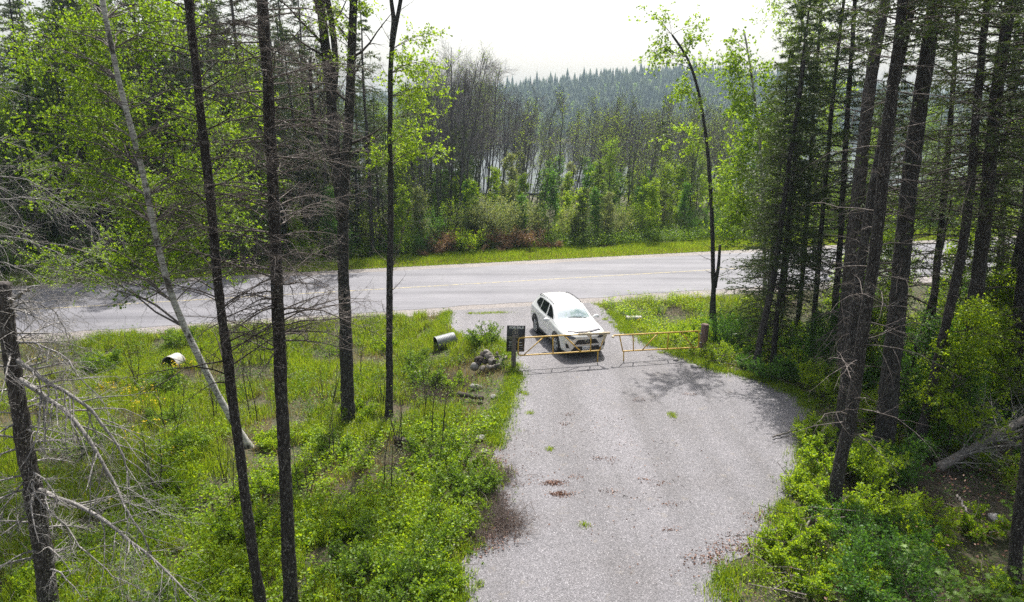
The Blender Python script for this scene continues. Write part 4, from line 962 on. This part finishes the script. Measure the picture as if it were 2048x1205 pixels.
# bare aspens towards the lake; they keep one direction so that they lean alike
for k in range(235):
    px = rng.uniform(830, 1420); c = 50+95*rng.random()**1.1; x, y = cpos(px, c)
    hmax = .78+.30*(px < 990)+.10*(990 < px < 1050); place(BAR[rng.integers(6)], x, y, rng.normal(0, .5), rng.uniform(.85, 1.05)*hmax*(.80+c/300), None, (rng.normal(0, .03), rng.normal(.05, .05)))
scatter(20, 1180, 1420, 52, 120, LFT, .45, .7, 2.5)
scatter(16, 860, 1420, 48, 75, SPR, .28, .45, 2.5)
scatter(26, 1420, 2200, 48, 80, LFT, .6, .85, 1.7)
scatter(15, 1620, 2300, 47.5, 75, SPR, .7, 1.05, 1.8)
scatter(26, 1440, 2000, 70, 130, BAR, .6, .9, 2.)
for (px, c, k, s_, lb) in [(1190,50,0,.86,'pointed young spruce standing alone above the shrubs across the road'),(1246,52,0,.76,'slim young spruce right of the pointed one, seen against the lake'),(1164,47.5,1,.9,'low blue green spruce in front of the pointed young spruce'),(1312,56,0,1.35,'loose light green conifer left of the crooked aspen'),(1480,50,0,.8,'young spruce behind the crooked aspen')]:
    x, y = cpos(px, c); place(YSP[k], x, y, None, s_, lb)
for (px, c, k, s_) in [(1000,47.5,0,1.),(975,48.5,1,1.1),(1040,48,0,.95),(940,49,0,.9),(1085,49,1,.9),(1140,48.5,0,.8),(1225,48,1,.9)]:
    x, y = cpos(px, c); place(WIL[k], x, y, None, s_*.85)
scatter(50, -250, 860, 45, 52, SHR, .35, .8, .9); scatter(40, -250, 860, 45.5, 56, SLM, .6, 1.1, 1.)
scatter(22, 860, 1640, 48, 58, SHR, .35, .75, 1.1, gap=GP); scatter(64, 860, 1640, 48, 63, SLM, .65, 1.15, 1.1, .05, gap=GP)
scatter(30, 900, 1640, 58, 90, SLM, .9, 1.3, 1.6)
scatter(26, 1640, 2250, 47, 56, SHR, .6, 1.1, 1.2)
for (px, c, k, s_) in [(868,45.6,1,1.),(880,46.6,0,1.25),(888,47.2,0,1.3),(1000,46.6,1,1.1),(1030,47.0,0,1.3),(1055,47,0,1.35),(1075,46.8,1,1.1),(955,46.4,1,.9),(985,47.4,0,1.2),(1100,46.5,1,.9),(915,47,1,.9),(1010,46.0,1,.7)]:
    x, y = cpos(px, c); place(RST[k], x, y, None, s_*.8)
x, y = cpos(941, 46.3); place(SHR[1], x, y, None, .8, 'bright lime green bush between the rust brown brush')
# near side of the road, right: shaded stand
SPN = kinds('spruce', 'shaded spruce in the stand right of the gravel clearing', 'tree', 'shaded spruces right of the clearing', [b_spruce(14,.12,.16,1.9,150,.12,.034,30,9,twn=10), b_spruce(12,.10,.12,1.7,130,.12,.034,30,9,twn=10), b_spruce(15,.14,.3,1.9,120,.12,.034,36,9,twn=10)])
def in_px(x, y, z=0):
    d = y*math.cos(CP)-(z-CH)*math.sin(CP); return 1024+CF*x/d
n_ = 0
while n_ < 9:
    x = rng.uniform(10.5, 27); y = rng.uniform(17, 31)
    if x*RN[0]+y*RN[1] > 29.3 or in_px(x, y) < 1600 or x < 13-(y-17)*.1: continue
    place(SPN[n_ % 3], x, y, None, rng.uniform(.85, 1.15)); n_ += 1
for (x, y, s_, lb) in [(9.5,23.6,.95,'spruce shading the gravel edge beyond the slim leaning spruce'),(10.2,26.4,1.05,'taller spruce behind the one shading the gravel edge')]: place(SPN[n_ % 3], x, y, None, s_, lb); n_ += 1
YLF = kinds('young_broadleaf', 'young light green broadleaf tree growing between the right hand trunks', 'young tree', 'young broadleaf trees in the right hand stand', [b_leafy(5,.04,.15,1.3,30,.075,7,mt='lime_leaf'), b_leafy(3.8,.03,.1,1.2,26,.07,7,mt='shade_leaf'), b_leafy(6,.045,.3,1.4,30,.075,6,mt='birch_leaf')])
n_ = 0
while n_ < 40:
    x = rng.uniform(9, 24); y = rng.uniform(15, 30)
    if x*RN[0]+y*RN[1] > 29 or in_px(x, y) < 1560 or x < 11-(y-17)*.1: continue
    place(YLF[n_ % 3], x, y, None, rng.uniform(.6, 1.05)); n_ += 1
UND = kinds('forest_shrub', 'leafy understorey shrub in the shaded stand at right', 'shrub', 'understorey shrubs in the right hand stand', [b_shrub(1.1,16,.065,6,'shade_leaf',.7), b_shrub(.8,14,.06,6,'lime_leaf',.8), b_shrub(1.6,16,.07,6,'shade_leaf',.55), b_shrub(1.3,14,.065,6,'lime_leaf',.55)])
LSH = kinds('field_shrub', 'small leafy shrub in the green clearing left of the driveway', 'shrub', 'leafy shrubs in the left clearing', [b_shrub(.9,14,.06,6,'shrub_leaf',.8), b_shrub(.7,12,.055,6,'birch_leaf',.9), b_shrub(.6,14,.055,5,'lime_leaf',.9)])
SAP = kinds('bare_sapling', 'thin bare sapling rising from the weeds on the left', 'sapling', 'bare saplings in the left clearing', [b_shrub(1.9,3,.04,1,'birch_leaf',.16,tw='dark_twig',n2=7,n3=3), b_shrub(2.4,2,.04,1,'birch_leaf',.12,tw='dark_twig',n2=9,n3=3)])
BRU_ = None

# ---------------- undergrowth ----------------
def free(P, m_=0.):                          # outside driveway and road
    c = P@RN; return ((c < R0-m_) | (c > R1+m_)) & (poly_sd(P, DRV) > m_)
def spread(n, x0, x1, y0, y1, margin=.0):
    return thin(spread0(n, x0, x1, y0, y1, margin))
def thin(P):                                 # shared bare patches
    q = fbm(P[:, 0]+7, P[:, 1]+3, 1.15); return P[q+.10*rng.random(len(P)) > .395]
def spread0(n, x0, x1, y0, y1, margin=.0):
    P = np.stack([rng.uniform(x0, x1, n), rng.uniform(y0, y1, n)], 1)
    P = P[(np.abs(P[:, 0]) < .82*P[:, 1]+2)]; return P[free(P, margin)]
def gz(P): return height(P[:, 0], P[:, 1])
def blades(P, hgt, wid, mat, name, lab, lean=.45, tuft=None, par=None, kind='stuff'):
    z = gz(P); N = len(P); b = np.c_[P, z-.03]; a_ = rng.random(N)*2*math.pi; d = np.stack([np.cos(a_), np.sin(a_), 0*a_], 1)*lean*rng.random(N)[:, None]
    h = hgt if np.ndim(hgt) else np.full(N, hgt); h = h*(.55+.8*rng.random(N)); s_ = rng.random(N)*2*math.pi; sv = np.stack([np.cos(s_), np.sin(s_), 0*s_], 1)*wid*.5
    up = np.array([0, 0, 1.]); m1 = b+(up*.62+d*.45)*h[:, None]; tp = b+(up*.92+d*1.25)*h[:, None]
    v = np.stack([b-sv, b+sv, m1+sv*.8, m1-sv*.8, tp], 1).reshape(-1, 3); i = np.arange(N)*5; a = Acc()
    a.add(v, np.stack([i, i+1, i+2, i+3], 1), np.stack([i+3, i+2, i+4], 1)); o = a.obj(name, mat, None, False); return props(o, lab, 'grass', None, kind)
def grass_field(n, box, hgt, wid, thr, s, mat, name, lab, margin=-.15, extra=None):
    P = spread(n, *box, margin); k = fbm(P[:, 0]+31, P[:, 1]+11, s) > thr+.12*(rng.random(len(P))-.5); 
    if extra is not None: k &= extra(P)
    P = P[k]; hh = hgt*(.55+.9*fbm(P[:, 0], P[:, 1]+40, 1.3)); sd_ = poly_sd(P, DRV); hh = hh*(.45+.55*sstep(-.1, .9, sd_)); return blades(P, hh, wid, mat, name, lab)
left = lambda P: P[:, 0] < P[:, 1]*.0+2
grass_field(430000, (-24, 1.5, 9, 33), .36, .016, .44, 2.2, M['grass'], 'tall_grass', 'fresh green grass filling the clearing left of the driveway', extra=left)
grass_field(110000, (-24, 1.5, 9, 33), .30, .013, .38, 1.7, M['dry_grass'], 'dry_grass', 'straw coloured dead grass among the green of the left clearing', extra=left)
rgt = lambda P: (P[:, 0] > 3)&((P@RN > 20)|(P[:, 0] < 8))
grass_field(120000, (3, 17, 10.5, 34), .34, .016, .40, 1.6, M['grass'], 'tall_grass', 'bright grass between the car, the road and the right gate post', extra=lambda P: (P[:, 0] > 3)&(P@RN > 21.5)&(P[:, 0] < 13))
grass_field(30000, (3, 9, 9, 19), .30, .014, .50, 1.1, M['grass'], 'tall_grass', 'grass tufts along the lower right edge of the gravel', extra=lambda P: (P[:, 0] > 3)&(P[:, 0] < 8.2))
P = np.stack([rng.uniform(-60, 60, 420000), rng.uniform(0, 1, 420000)], 1); cc = R1-.25+7.5*P[:, 1]**1.2; P = RD[None]*P[:, :1]+RN[None]*cc[:, None]; P = P[P[:, 0] < 45]
P = P[fbm(P[:, 0], P[:, 1], 2.) > .30]
blades(P, .34*(.4+.6*sstep(R1, R1+1.5, P@RN)), .026, M['grass'], 'verge_grass', 'strip of green verge grass along the far side of the road')
P = np.stack([rng.uniform(-60, 45, 16000), rng.uniform(0, 1, 16000)], 1); P = RD[None]*P[:, :1]+RN[None]*(R1-.3+4*P[:, 1])[:, None]
blades(P, .3, .02, M['dry_grass'], 'verge_dry_grass', 'dead straw in the verge along the far side of the road')
# sparse tufts on the gravel
TU = [at(*p) for p in [(983,627),(960,628),(1000,626),(1046,786),(1034,776),(1052,790),(1041,756),(918,1143),(957,1172),(1344,830),(1345,834),(940,628),(1210,640),(1222,646),(1232,655),(895,1140),(1320,706),(1015,815),(1168,1052),(1060,828),(1100,900),(1290,640)]]
P = np.concatenate([np.array([[p.x, p.y]])+rng.normal(0, 1, (120 if k > 2 else 260, 2))*(.07, .07 if k > 2 else .08)*np.array([1 if k > 2 else 4, 1.]) for k, p in enumerate(TU)])
blades(P, .11, .012, M['grass'], 'gravel_weeds', 'small grass tufts growing through the driveway gravel')
# broad leaved herbs
def herbs(P, h, nlf, size, mat, name, lab, mt_st='grass', wd=.6, cat='plants'):
    z = gz(P); N = len(P); hh = h*(.5+.8*rng.random(N)); b = np.c_[P, z]; d = norm(rng.normal(0, .25, (N, 3))+[0,0,1])
    t_ = .35+.65*rng.random((N, nlf)); p = b[:, None]+d[:, None]*(hh[:, None]*t_)[..., None]+rng.normal(0, .10*h/.5, (N, nlf, 3))*[1,1,.4]
    dr = rng.normal(0, 1, (N, nlf, 3)); dr[..., 2] = np.abs(dr[..., 2])*.25; a = Acc(); leafcards(a, p.reshape(-1, 3), size, wd, dr.reshape(-1, 3), .8)
    K = 3; PP = np.stack([b+d*(hh*k/2)[:, None] for k in range(K)], 1); tubes(a, PP, np.full((N, K), .0025), 3)
    return props(a.obj(name, mat, None, False), lab, cat, None, 'stuff')
def pick(n, box, s, lo, off, margin=.1, extra=None):
    P = spread(n, *box, margin); k = fbm(P[:, 0]+off, P[:, 1]-off+60, s) > lo
    if extra is not None: k &= extra(P)
    return P[k]
herbs(pick(9000, (-24, 2, 9, 31), 2.0, .50, 5, extra=left), .5, 13, .065, M['shrub_leaf'], 'leafy_undergrowth', 'mid green leafy weeds carpeting the left clearing')
herbs(pick(5000, (-10, 2, 9, 19), 1.6, .46, 17, extra=left), .42, 15, .07, M['lime_leaf'], 'leafy_undergrowth', 'lime green raspberry like growth at the bottom of the left clearing', wd=.7)
herbs(pick(5000, (-24, 2, 12, 31), 2.4, .50, 23, extra=left), .42, 12, .055, M['willow_leaf'], 'leafy_undergrowth', 'pale green weeds scattered over the left clearing')
herbs(pick(5000, (4, 20, 21, 34), 1.8, .42, 9, extra=lambda P: P@RN > 20), .5, 13, .07, M['lime_leaf'], 'leafy_undergrowth', 'yellow green weeds right of the car between gravel and road')
herbs(pick(3500, (4, 20, 21, 34), 1.5, .50, 29, extra=lambda P: P@RN > 20), .45, 13, .06, M['willow_leaf'], 'leafy_undergrowth', 'pale weeds among the grass behind the right gate post')
herbs(pick(11000, (4, 30, 9, 33), 1.4, .53, 13, .3), .42, 12, .055, M['shade_leaf'], 'leafy_undergrowth', 'shaded green undergrowth beneath the right hand trees')
herbs(pick(3500, (4, 14, 9, 22), 1.2, .54, 33, .25), .40, 14, .055, M['lime_leaf'], 'leafy_undergrowth', 'sunlit yellow green undergrowth along the right gravel edge')
P = np.stack([rng.uniform(-60, 55, 16000), rng.random(16000)], 1); P = RD[None]*P[:, :1]+RN[None]*(R1+4.0+9*P[:, 1]**1.3)[:, None]
herbs(P, .9, 12, .12, M['shrub_leaf'], 'leafy_undergrowth', 'green undergrowth along the foot of the wood across the road')
# grass creeping in along the gravel edges
E_ = resample(DRV, .05); E_ = E_[(E_[:, 1] > 9.8) & (E_[:, 1] < 31)]; k_ = fbm(E_[:, 0]+5, E_[:, 1]+71, .8); E_ = E_[k_ > .42]
Pq = np.repeat(E_, 42, 0); Pq = Pq+rng.normal(0, .16, Pq.shape)*(.4+1.3*vnoise(Pq[:, 0], Pq[:, 1], .4))[:, None]
blades(Pq, .20, .014, M['grass'], 'edge_grass', 'uneven grass creeping over the edges of the gravel')
Pq = np.repeat(E_, 3, 0); Pq = Pq+rng.normal(0, .22, Pq.shape); herbs(Pq, .16, 8, .045, M['shrub_leaf'], 'edge_weeds', 'small weeds creeping over the edges of the gravel')
# fallen twigs and litter
def litter(P, n, L, r, mat, name, lab, lift=.05):
    z = gz(P); N = len(P); a_ = rng.random(N)*6.283; l_ = L*(.4+rng.random(N)); K = 4; d = np.stack([np.cos(a_), np.sin(a_), rng.normal(0, .18, N)], 1)
    PP = np.empty((N, K, 3)); PP[:, 0] = np.c_[P, z+lift*rng.random(N)]
    for k in range(1, K): PP[:, k] = PP[:, k-1]+d*(l_/3)[:, None]; d = norm(d+rng.normal(0, .2, (N, 3))*[1,1,.5])
    a = Acc(); tubes(a, PP, np.full((N, K), r)*(.5+rng.random(N))[:, None], 3); return props(a.obj(name, mat, None, False), lab, 'twigs', None, 'stuff')
litter(pick(4200, (4, 26, 9, 26), 1.3, .40, 3, .2), 0, .9, .007, M['twig'], 'fallen_twigs', 'grey fallen twigs littering the floor of the right hand stand', .5)
litter(pick(1800, (-24, 1, 9, 26), 1.5, .45, 8, .1, left), 0, .7, .006, M['twig'], 'fallen_twigs', 'dry twigs lying in the weeds of the left clearing', .35)
def spots(pxs, n, s_): 
    return np.concatenate([np.array([[q_.x, q_.y]])+rng.normal(0, 1, (n, 2))*s_ for q_ in [at(*p) for p in pxs]])
M['dry'] = bark('dry brush stems', (.06,.045,.04), (.14,.11,.095), (.24,.195,.175), .75, (20,20,20), .003)
M['litter'] = leafmat('brown leaf litter', (.09,.04,.03), (.19,.09,.06), (.30,.17,.11), .15, 1.)
def flakes(P, size, mat, name, lab, lift=.02):
    a = Acc(); p = np.c_[P, np.maximum(gz(P), .0)+.016+lift*rng.random(len(P))]; d = rng.normal(0, 1, (len(P), 3))*[1,1,.25]; leafcards(a, p, size, .6, d, .5); return props(a.obj(name, mat, None, False), lab, 'leaf litter', None, 'stuff')
flakes(np.concatenate([spots([(1108,968),(1122,990)], 200, (.16,.07)), spots([(1034,972),(1290,960),(1318,968),(1340,1010),(1338,1060),(1220,920),(1195,918),(1150,955),(1225,985),(1130,850),(1140,830),(1275,800),(1375,790)], 26, (.12,.07)),
    spots([(1190,845),(1270,885),(1310,930),(1100,900),(1060,870),(1250,1000),(1200,1050),(1380,1140),(1060,960)], 30, (.6,.3))]), .045, M['litter'], 'leaf_litter', 'patches of red brown leaf litter scattered on the gravel')
flakes(np.concatenate([spots([(985,1045),(955,1085),(1000,1060),(975,1000),(990,940)], 380, (.26,.3)), spots([(975,870),(985,890),(990,920),(970,960)], 110, (.25,.25)), spots([(1420,1120),(1500,1080),(1470,1100),(1545,1040)], 160, (.3,.15))]), .05, M['litter'], 'leaf_litter', 'brown leaf litter along the edges of the gravel', .06)
flakes(pick(9000, (4, 26, 9, 26), 1.1, .44, 41, .0), .07, M['litter'], 'leaf_litter', 'brown leaf litter on the shaded floor at right', .05)
P = spots([(1190,850),(1260,880),(1150,870),(1330,980)], 26, (1.0,.6)); litter(P[poly_sd(P, DRV) < -.3], 0, .16, .004, M['dark_twig'], 'gravel_twigs', 'tiny twigs scattered over the driveway gravel', .02)
# yellow flowers
P = spots([(205,795),(240,800),(300,800),(360,752),(290,830),(90,740)], 16, (.4,.2)); P = np.concatenate([P, spots([(205,1030),(255,900),(300,870),(340,940),(1290,660),(1385,605),(780,640),(1370,620)], 7, (.3,.2))]); P = P[free(P, .1)]
a = Acc(); b_ = np.c_[P, gz(P)+.42+.08*rng.random(len(P))]; p = np.repeat(b_, 5, 0)+rng.normal(0, .018, (len(P)*5, 3))*[1,1,.3]; leafcards(a, p, .032, .9, rng.normal(0, 1, (len(p), 3))*[1,1,.2], .5)
PP = np.stack([b_-[0,0,.5], b_], 1); tubes(a, PP, np.full((len(P), 2), .003), 3); props(a.obj('yellow_flowers', M['flower'], None, False), 'yellow flowers in the weeds of the clearing', 'flowers', None, 'stuff')
# dry brush heaps, shrubs, saplings
def pile(label, px, py, s_, k):
    p = at(px, py); w_ = Acc(); n = 90; a_ = rng.random(n)*6.283; K = 6; P = np.zeros((n, K, 3)); P[:, 0] = np.stack([rng.normal(0, .35, n)*s_, rng.normal(0, .28, n)*s_, rng.random(n)*.12*s_], 1)
    d = norm(np.stack([np.cos(a_), np.sin(a_), .25+.3*rng.random(n)], 1))
    for q_ in range(1, K): P[:, q_] = P[:, q_-1]+d*(.5*s_*(.5+rng.random(n))/5)[:, None]; d = norm(d+rng.normal(0, .22, (n, 3))-[0,0,.08])
    P[..., 2] = np.maximum(P[..., 2], .01); R = np.linspace(.006, .002, K)[None].repeat(n, 0); tubes(w_, P, R, 3); b2, r2, _ = sprout(P, R, 5, .1, 1, .22*s_, .8, K=3, wig=.2, rk=.7, rmin=.0016); tubes(w_, b2, r2, 3)
    b3, r3, _ = sprout(b2, r2, 3, .1, 1, .10*s_, .8, K=3, wig=.2, rk=.7, rmin=.0013); tubes(w_, b3, r3, 3)
    o = w_.obj('dry_brush', M['dry'], None, False); o.location = p; props(o, label, 'dry brush')
for k, (px, py, s_, lb) in enumerate([(1000,1030,.9,'brownish dead brush at the gravel edge above the reddish brush'),(985,960,.8,'thin brown brush on the edge of the gravel beside leafy shrubs'),(1975,900,1.6,'pale tangle of dead twigs by the trunk at the right edge'),(1900,1000,1.5,'grey dead twigs below the middle of the fallen trunk'),(985,1060,1.0,'dry reddish brush spilling onto the gravel at the lower left edge'),(960,1000,1.0,'dark dry brush above the brush that spills onto the gravel'),(945,1075,.8,'small dry brush left of the brush spilling onto the gravel'),
    (880,790,1.5,'purplish dead brush in the weeds left of the log heap'),(905,770,1.1,'dead brush between the weeds and the grey log heap'),(840,800,1.1,'low dead brush left of the purplish dead brush'),(830,930,1.0,'pale dead stalks below the rotten stump'),
    (1840,1010,1.6,'tangle of dead branches under the fallen grey log'),(1960,960,1.7,'tangle of dead branches at the right edge of the ground'),(1730,1080,1.2,'dead twigs at the foot of the brown spruce'),(930,720,.7,'dry stalks beside the log heap'),
    (340,760,1.0,'dark twig heap at the mouth of the pale culvert'),(255,860,1.2,'dead brush among the saplings of the left clearing'),(840,505,1.6,'pulled up root tangle at the left end of the fallen logs')]): pile(lb, px, py, s_, k)
KEEP = [(at(*p), r_) for p, r_ in (((885,695),1.1),((340,735),1.2),((975,735),.9),((1027,738),.5),((1256,642),.9),((880,750),.5),((1900,950),1.0),((1960,920),1.1),((2010,900),1.1),((1870,990),.8),((1960,990),1.),((1405,713),.5),((925,800),.5),((976,838),.4))]
def scat_near(n, box, pr, s0, s1, mind, cond):
    pts = []; tr = 0
    while len(pts) < n and tr < n*60:
        tr += 1; P = np.array([[rng.uniform(box[0], box[1]), rng.uniform(box[2], box[3])]])
        if not free(P, .35)[0] or not cond(*P[0]) or any((P[0][0]-k_.x)**2+(P[0][1]-k_.y)**2 < r_*r_ for k_, r_ in KEEP) or any((P[0][0]-q_[0])**2+(P[0][1]-q_[1])**2 < mind**2 for q_ in pts): continue
        pts.append(tuple(P[0])); place(pr[rng.integers(len(pr))], P[0][0], P[0][1], None, rng.uniform(s0, s1))
scat_near(42, (-16, 1, 10, 27), LSH, .6, 1.1, .7, lambda x, y: abs(x) < .8*y and x < 1.4)
for px, py, s_ in [(955,990,.8),(930,940,.75),(900,1000,.8),(925,1060,.7),(880,1080,.8),(860,960,.75),(945,1030,.6),(840,1150,.8),(700,1150,.8),(760,1080,.8),(890,1180,.7)]:
    p = at(px, py); place(LSH[0 if s_ > .75 else 1], p.x, p.y, None, s_)
scat_near(24, (-15, -2, 13, 27), SAP, .7, 1.2, 1., lambda x, y: abs(x) < .78*y)
scat_near(100, (7, 24, 10, 28), UND, .5, 1.1, .8, lambda x, y: abs(x) < .82*y+1 and (y > 14.5 or rng.random() < .35) and poly_sd(np.array([[x, y]]), DRV)[0] > .8)
for px, py, k, s_ in [(1650,800,3,1.),(1700,830,1,1.1),(1740,850,3,.9),(1630,890,1,1.),(1640,940,1,1.1),(1960,700,3,1.4),(1990,760,1,1.5),(1930,800,3,1.),(1620,1000,1,.9),(1600,1080,1,.9),(1560,1120,1,.8),(1720,960,3,.8),(1800,930,0,.9),(1850,700,3,1.1),(1470,720,0,.9),(1450,690,2,.7),(1540,760,0,.9),(1700,1190,3,.7),(1620,1180,1,.8),(1680,1090,2,.6),(1800,1100,0,.8)]:
    p = at(px, py); place(UND[k], p.x, p.y, None, s_)
# maple saplings with lobed leaves, lower right
LOB = np.array([(0,0),(.12,.10),(.50,.02),(.34,.25),(.62,.46),(.34,.48),(.36,.66),(.15,.60),(0,1.0)]); LOB = np.concatenate([LOB, (LOB*[-1,1])[-2:0:-1]])
def maple(label, px, py, h, n):
    p = at(px, py); w_, lv = Acc(), Acc(); st = 3; P = np.zeros((st, 5, 3)); d = norm(rng.normal(0, .25, (st, 3))+[0,0,1])
    for k in range(1, 5): P[:, k] = P[:, k-1]+d*h/4; d = norm(d+rng.normal(0, .1, (st, 3)))
    R = np.linspace(.009, .004, 5)[None].repeat(st, 0); tubes(w_, P, R, 5); b2, r2, _ = sprout(P, R, 5, .4, 1, h*.42, 1.0, K=4, grav=.03, rk=.6, rmin=.003); tubes(w_, b2, r2, 4)
    pp, T, _ = along(b2, r2, .3+.7*rng.random((len(b2), n))); pp = pp.reshape(-1, 3); T = T.reshape(-1, 3); m_ = len(pp); az = rng.random(m_)*6.283; dv = norm(np.stack([np.cos(az), np.sin(az), -.25+.1*rng.normal(0, 1, m_)], 1))
    pos = pp+dv*.06; tubes(w_, np.stack([pp, pos], 1), np.full((m_, 2), .0015), 3); nn = norm(np.array([0,0,1.])+rng.normal(0, .3, (m_, 3))); s_ = norm(np.cross(dv, nn)); nn = np.cross(s_, dv)
    sz = .11*(.7+.6*rng.random(m_)); L = LOB[None]*sz[:, None, None]; v = pos[:, None]+s_[:, None]*L[..., :1]+dv[:, None]*L[..., 1:]+nn[:, None]*(-(np.abs(L[..., :1])**1)*.25)
    ctr = pos+dv*(sz*.4)[:, None]; v = np.concatenate([ctr[:, None], v], 1); k_ = len(LOB); i = (np.arange(m_)*(k_+1))[:, None]; j = np.arange(k_)[None]
    lv.add(v.reshape(-1, 3), None, np.stack([i+0*j, i+1+j, i+1+(j+1) % k_], -1).reshape(-1, 3))
    t_ = thing('maple_sapling', label, 'sapling', p, 0, 'maple saplings at the lower right'); w_.obj('stems', M['twig'], t_); lv.obj('foliage', M['maple'], t_, False)
M['maple'] = leafmat('maple leaves', (.10,.19,.02), (.14,.25,.025), (.20,.32,.035), .45, 1.7)
for px, py, h, n, lb in [(1830,1190,.8,7,'maple sapling with bright lobed leaves, leftmost at the lower right'),(1900,1230,.9,8,'bright maple sapling in the middle of the bottom right corner'),(1975,1240,1.0,8,'maple sapling touching the bottom frame near the corner trunk'),(2040,1180,1.1,8,'maple sapling at the right edge beside the corner trunk'),(1860,1250,.9,8,'maple sapling cut by the bottom frame at right'),(2030,1080,.8,6,'smaller maple sapling above the corner trunk'),(1760,1230,.6,5,'low maple sapling near the bottom edge')]: maple(lb, px, py, h, n)
# fallen dead tree with bare branches, right
A_ = at(1872,960); B_ = at(2060,880); br = Acc(); Pt = np.linspace((A_.x, A_.y, A_.z+.35), (B_.x+.6, B_.y, B_.z+1.3), 12); tk = Acc(); Rr = np.linspace(.13, .09, 12); tubes(tk, Pt[None], Rr[None], 10, cap=True)
dead_branches(Pt[None], Rr[None], 60, .05, 1, 1.5, br, grav=.03, sub=8, sub2=4, ang=1.0, r_=.004)
finish('fallen_dead_tree', 'grey fallen tree trunk with bare branches lying in the right hand stand', 'fallen tree', A_, [('trunk', tk, M['log']), ('branches', br, M['pale_twig'])])
for k, (p0, p1, lb) in enumerate([((1790,940),(1812,1000),'short pale broken branch standing in the litter under the fallen tree'),((1905,1040),(1925,1080),'pale barkless stick below the fallen tree'),((1640,1010),(1600,1085),'brown stick leaning at the foot of the brown spruce'),((1960,870),(1990,845),'orange brown broken log piece beside the stout spruce'),((1545,880),(1620,860),'thin stick lying on the gravel edge')]):
    A_ = at(*p0); B_ = at(*p1); log('stick', lb, (A_.x, A_.y, max(A_.z, 0)+.08), (B_.x, B_.y, max(B_.z, 0)+.1), .025 if k != 3 else .08, 'log')
# ---------------- far wooded hill ----------------
def far_trees(n, x0, x1, y0, y1, mat, conif, lab, name):
    X_ = rng.uniform(x0, x1, n); Y_ = y0+(y1-y0)*rng.random(n)**.85; Z_ = height(X_, Y_); ok = Z_ > LAKE_Z+.4; X_, Y_, Z_ = X_[ok], Y_[ok], Z_[ok]; N = len(X_); a = Acc()
    if conif:
        h = rng.uniform(11, 20, N)*(1+.25*(rng.random(N) < .08)); tiers, sd_ = 8, 7
        r = h*rng.uniform(.13, .19, N)
        for k in range(tiers):
            zb = Z_+h*(.10+.84*k/tiers); zt = Z_+h*min(1, .10+.84*k/tiers+.26); rk = r*(1-k/tiers)**.8+.12
            th = (np.arange(sd_)[None]+rng.random((N, 1)))*2*math.pi/sd_; rr = rk[:, None]*(.6+.6*rng.random((N, sd_)))
            v = np.stack([X_[:, None]+rr*np.cos(th), Y_[:, None]+rr*np.sin(th), zb[:, None]-rr*.35*rng.random((N, sd_))], -1); tp = np.stack([X_, Y_, zt], -1)[:, None]
            v = np.concatenate([tp, v], 1); i = (np.arange(N)*(sd_+1))[:, None]; j = np.arange(sd_)[None]
            a.add(v.reshape(-1, 3), None, np.stack([i+0*j, i+1+j, i+1+(j+1) % sd_], -1).reshape(-1, 3))
    else:
        h = rng.uniform(8, 14, N); m_ = 130; d = norm(rng.normal(0, 1, (N, m_, 3))); c = np.stack([X_, Y_, Z_+h*.6], 1)[:, None]+d*(rng.random((N, m_, 1))**.4)*np.stack([h*.26, h*.26, h*.42], 1)[:, None]
        leafcards(a, c.reshape(-1, 3), 1.1, .8)
    return props(a.obj(name, mat, None, False), lab, 'forest', None, 'stuff')
far_trees(9000, -330, 620, 441, 720, M['needle'], True, 'dark spruce forest covering the hill beyond the lake', 'far_forest')
far_trees(700, -330, 620, 441, 600, M['shrub_leaf'], False, 'lighter leafy trees scattered through the hill forest beyond the lake', 'far_leafy_forest')
for pr in protos: drop(pr)
# ---------------- haze ----------------
m = bpy.data.materials.new('pale haze'); m.use_nodes = True; t = m.node_tree; t.nodes.remove(t.nodes['Principled BSDF']); pv = nd(t, 'VolumePrincipled')
pv.inputs['Color'].default_value = (.64,.82,1.0,1); pv.inputs['Density'].default_value = HAZE_D; pv.inputs['Anisotropy'].default_value = .3
t.links.new(pv.outputs[0], t.nodes['Material Output'].inputs['Volume'])
a = Acc(); bxm(a, (0, 1270, 27), (3700, 2760, 84)); props(a.obj('haze', m, None, False), kind='stuff')
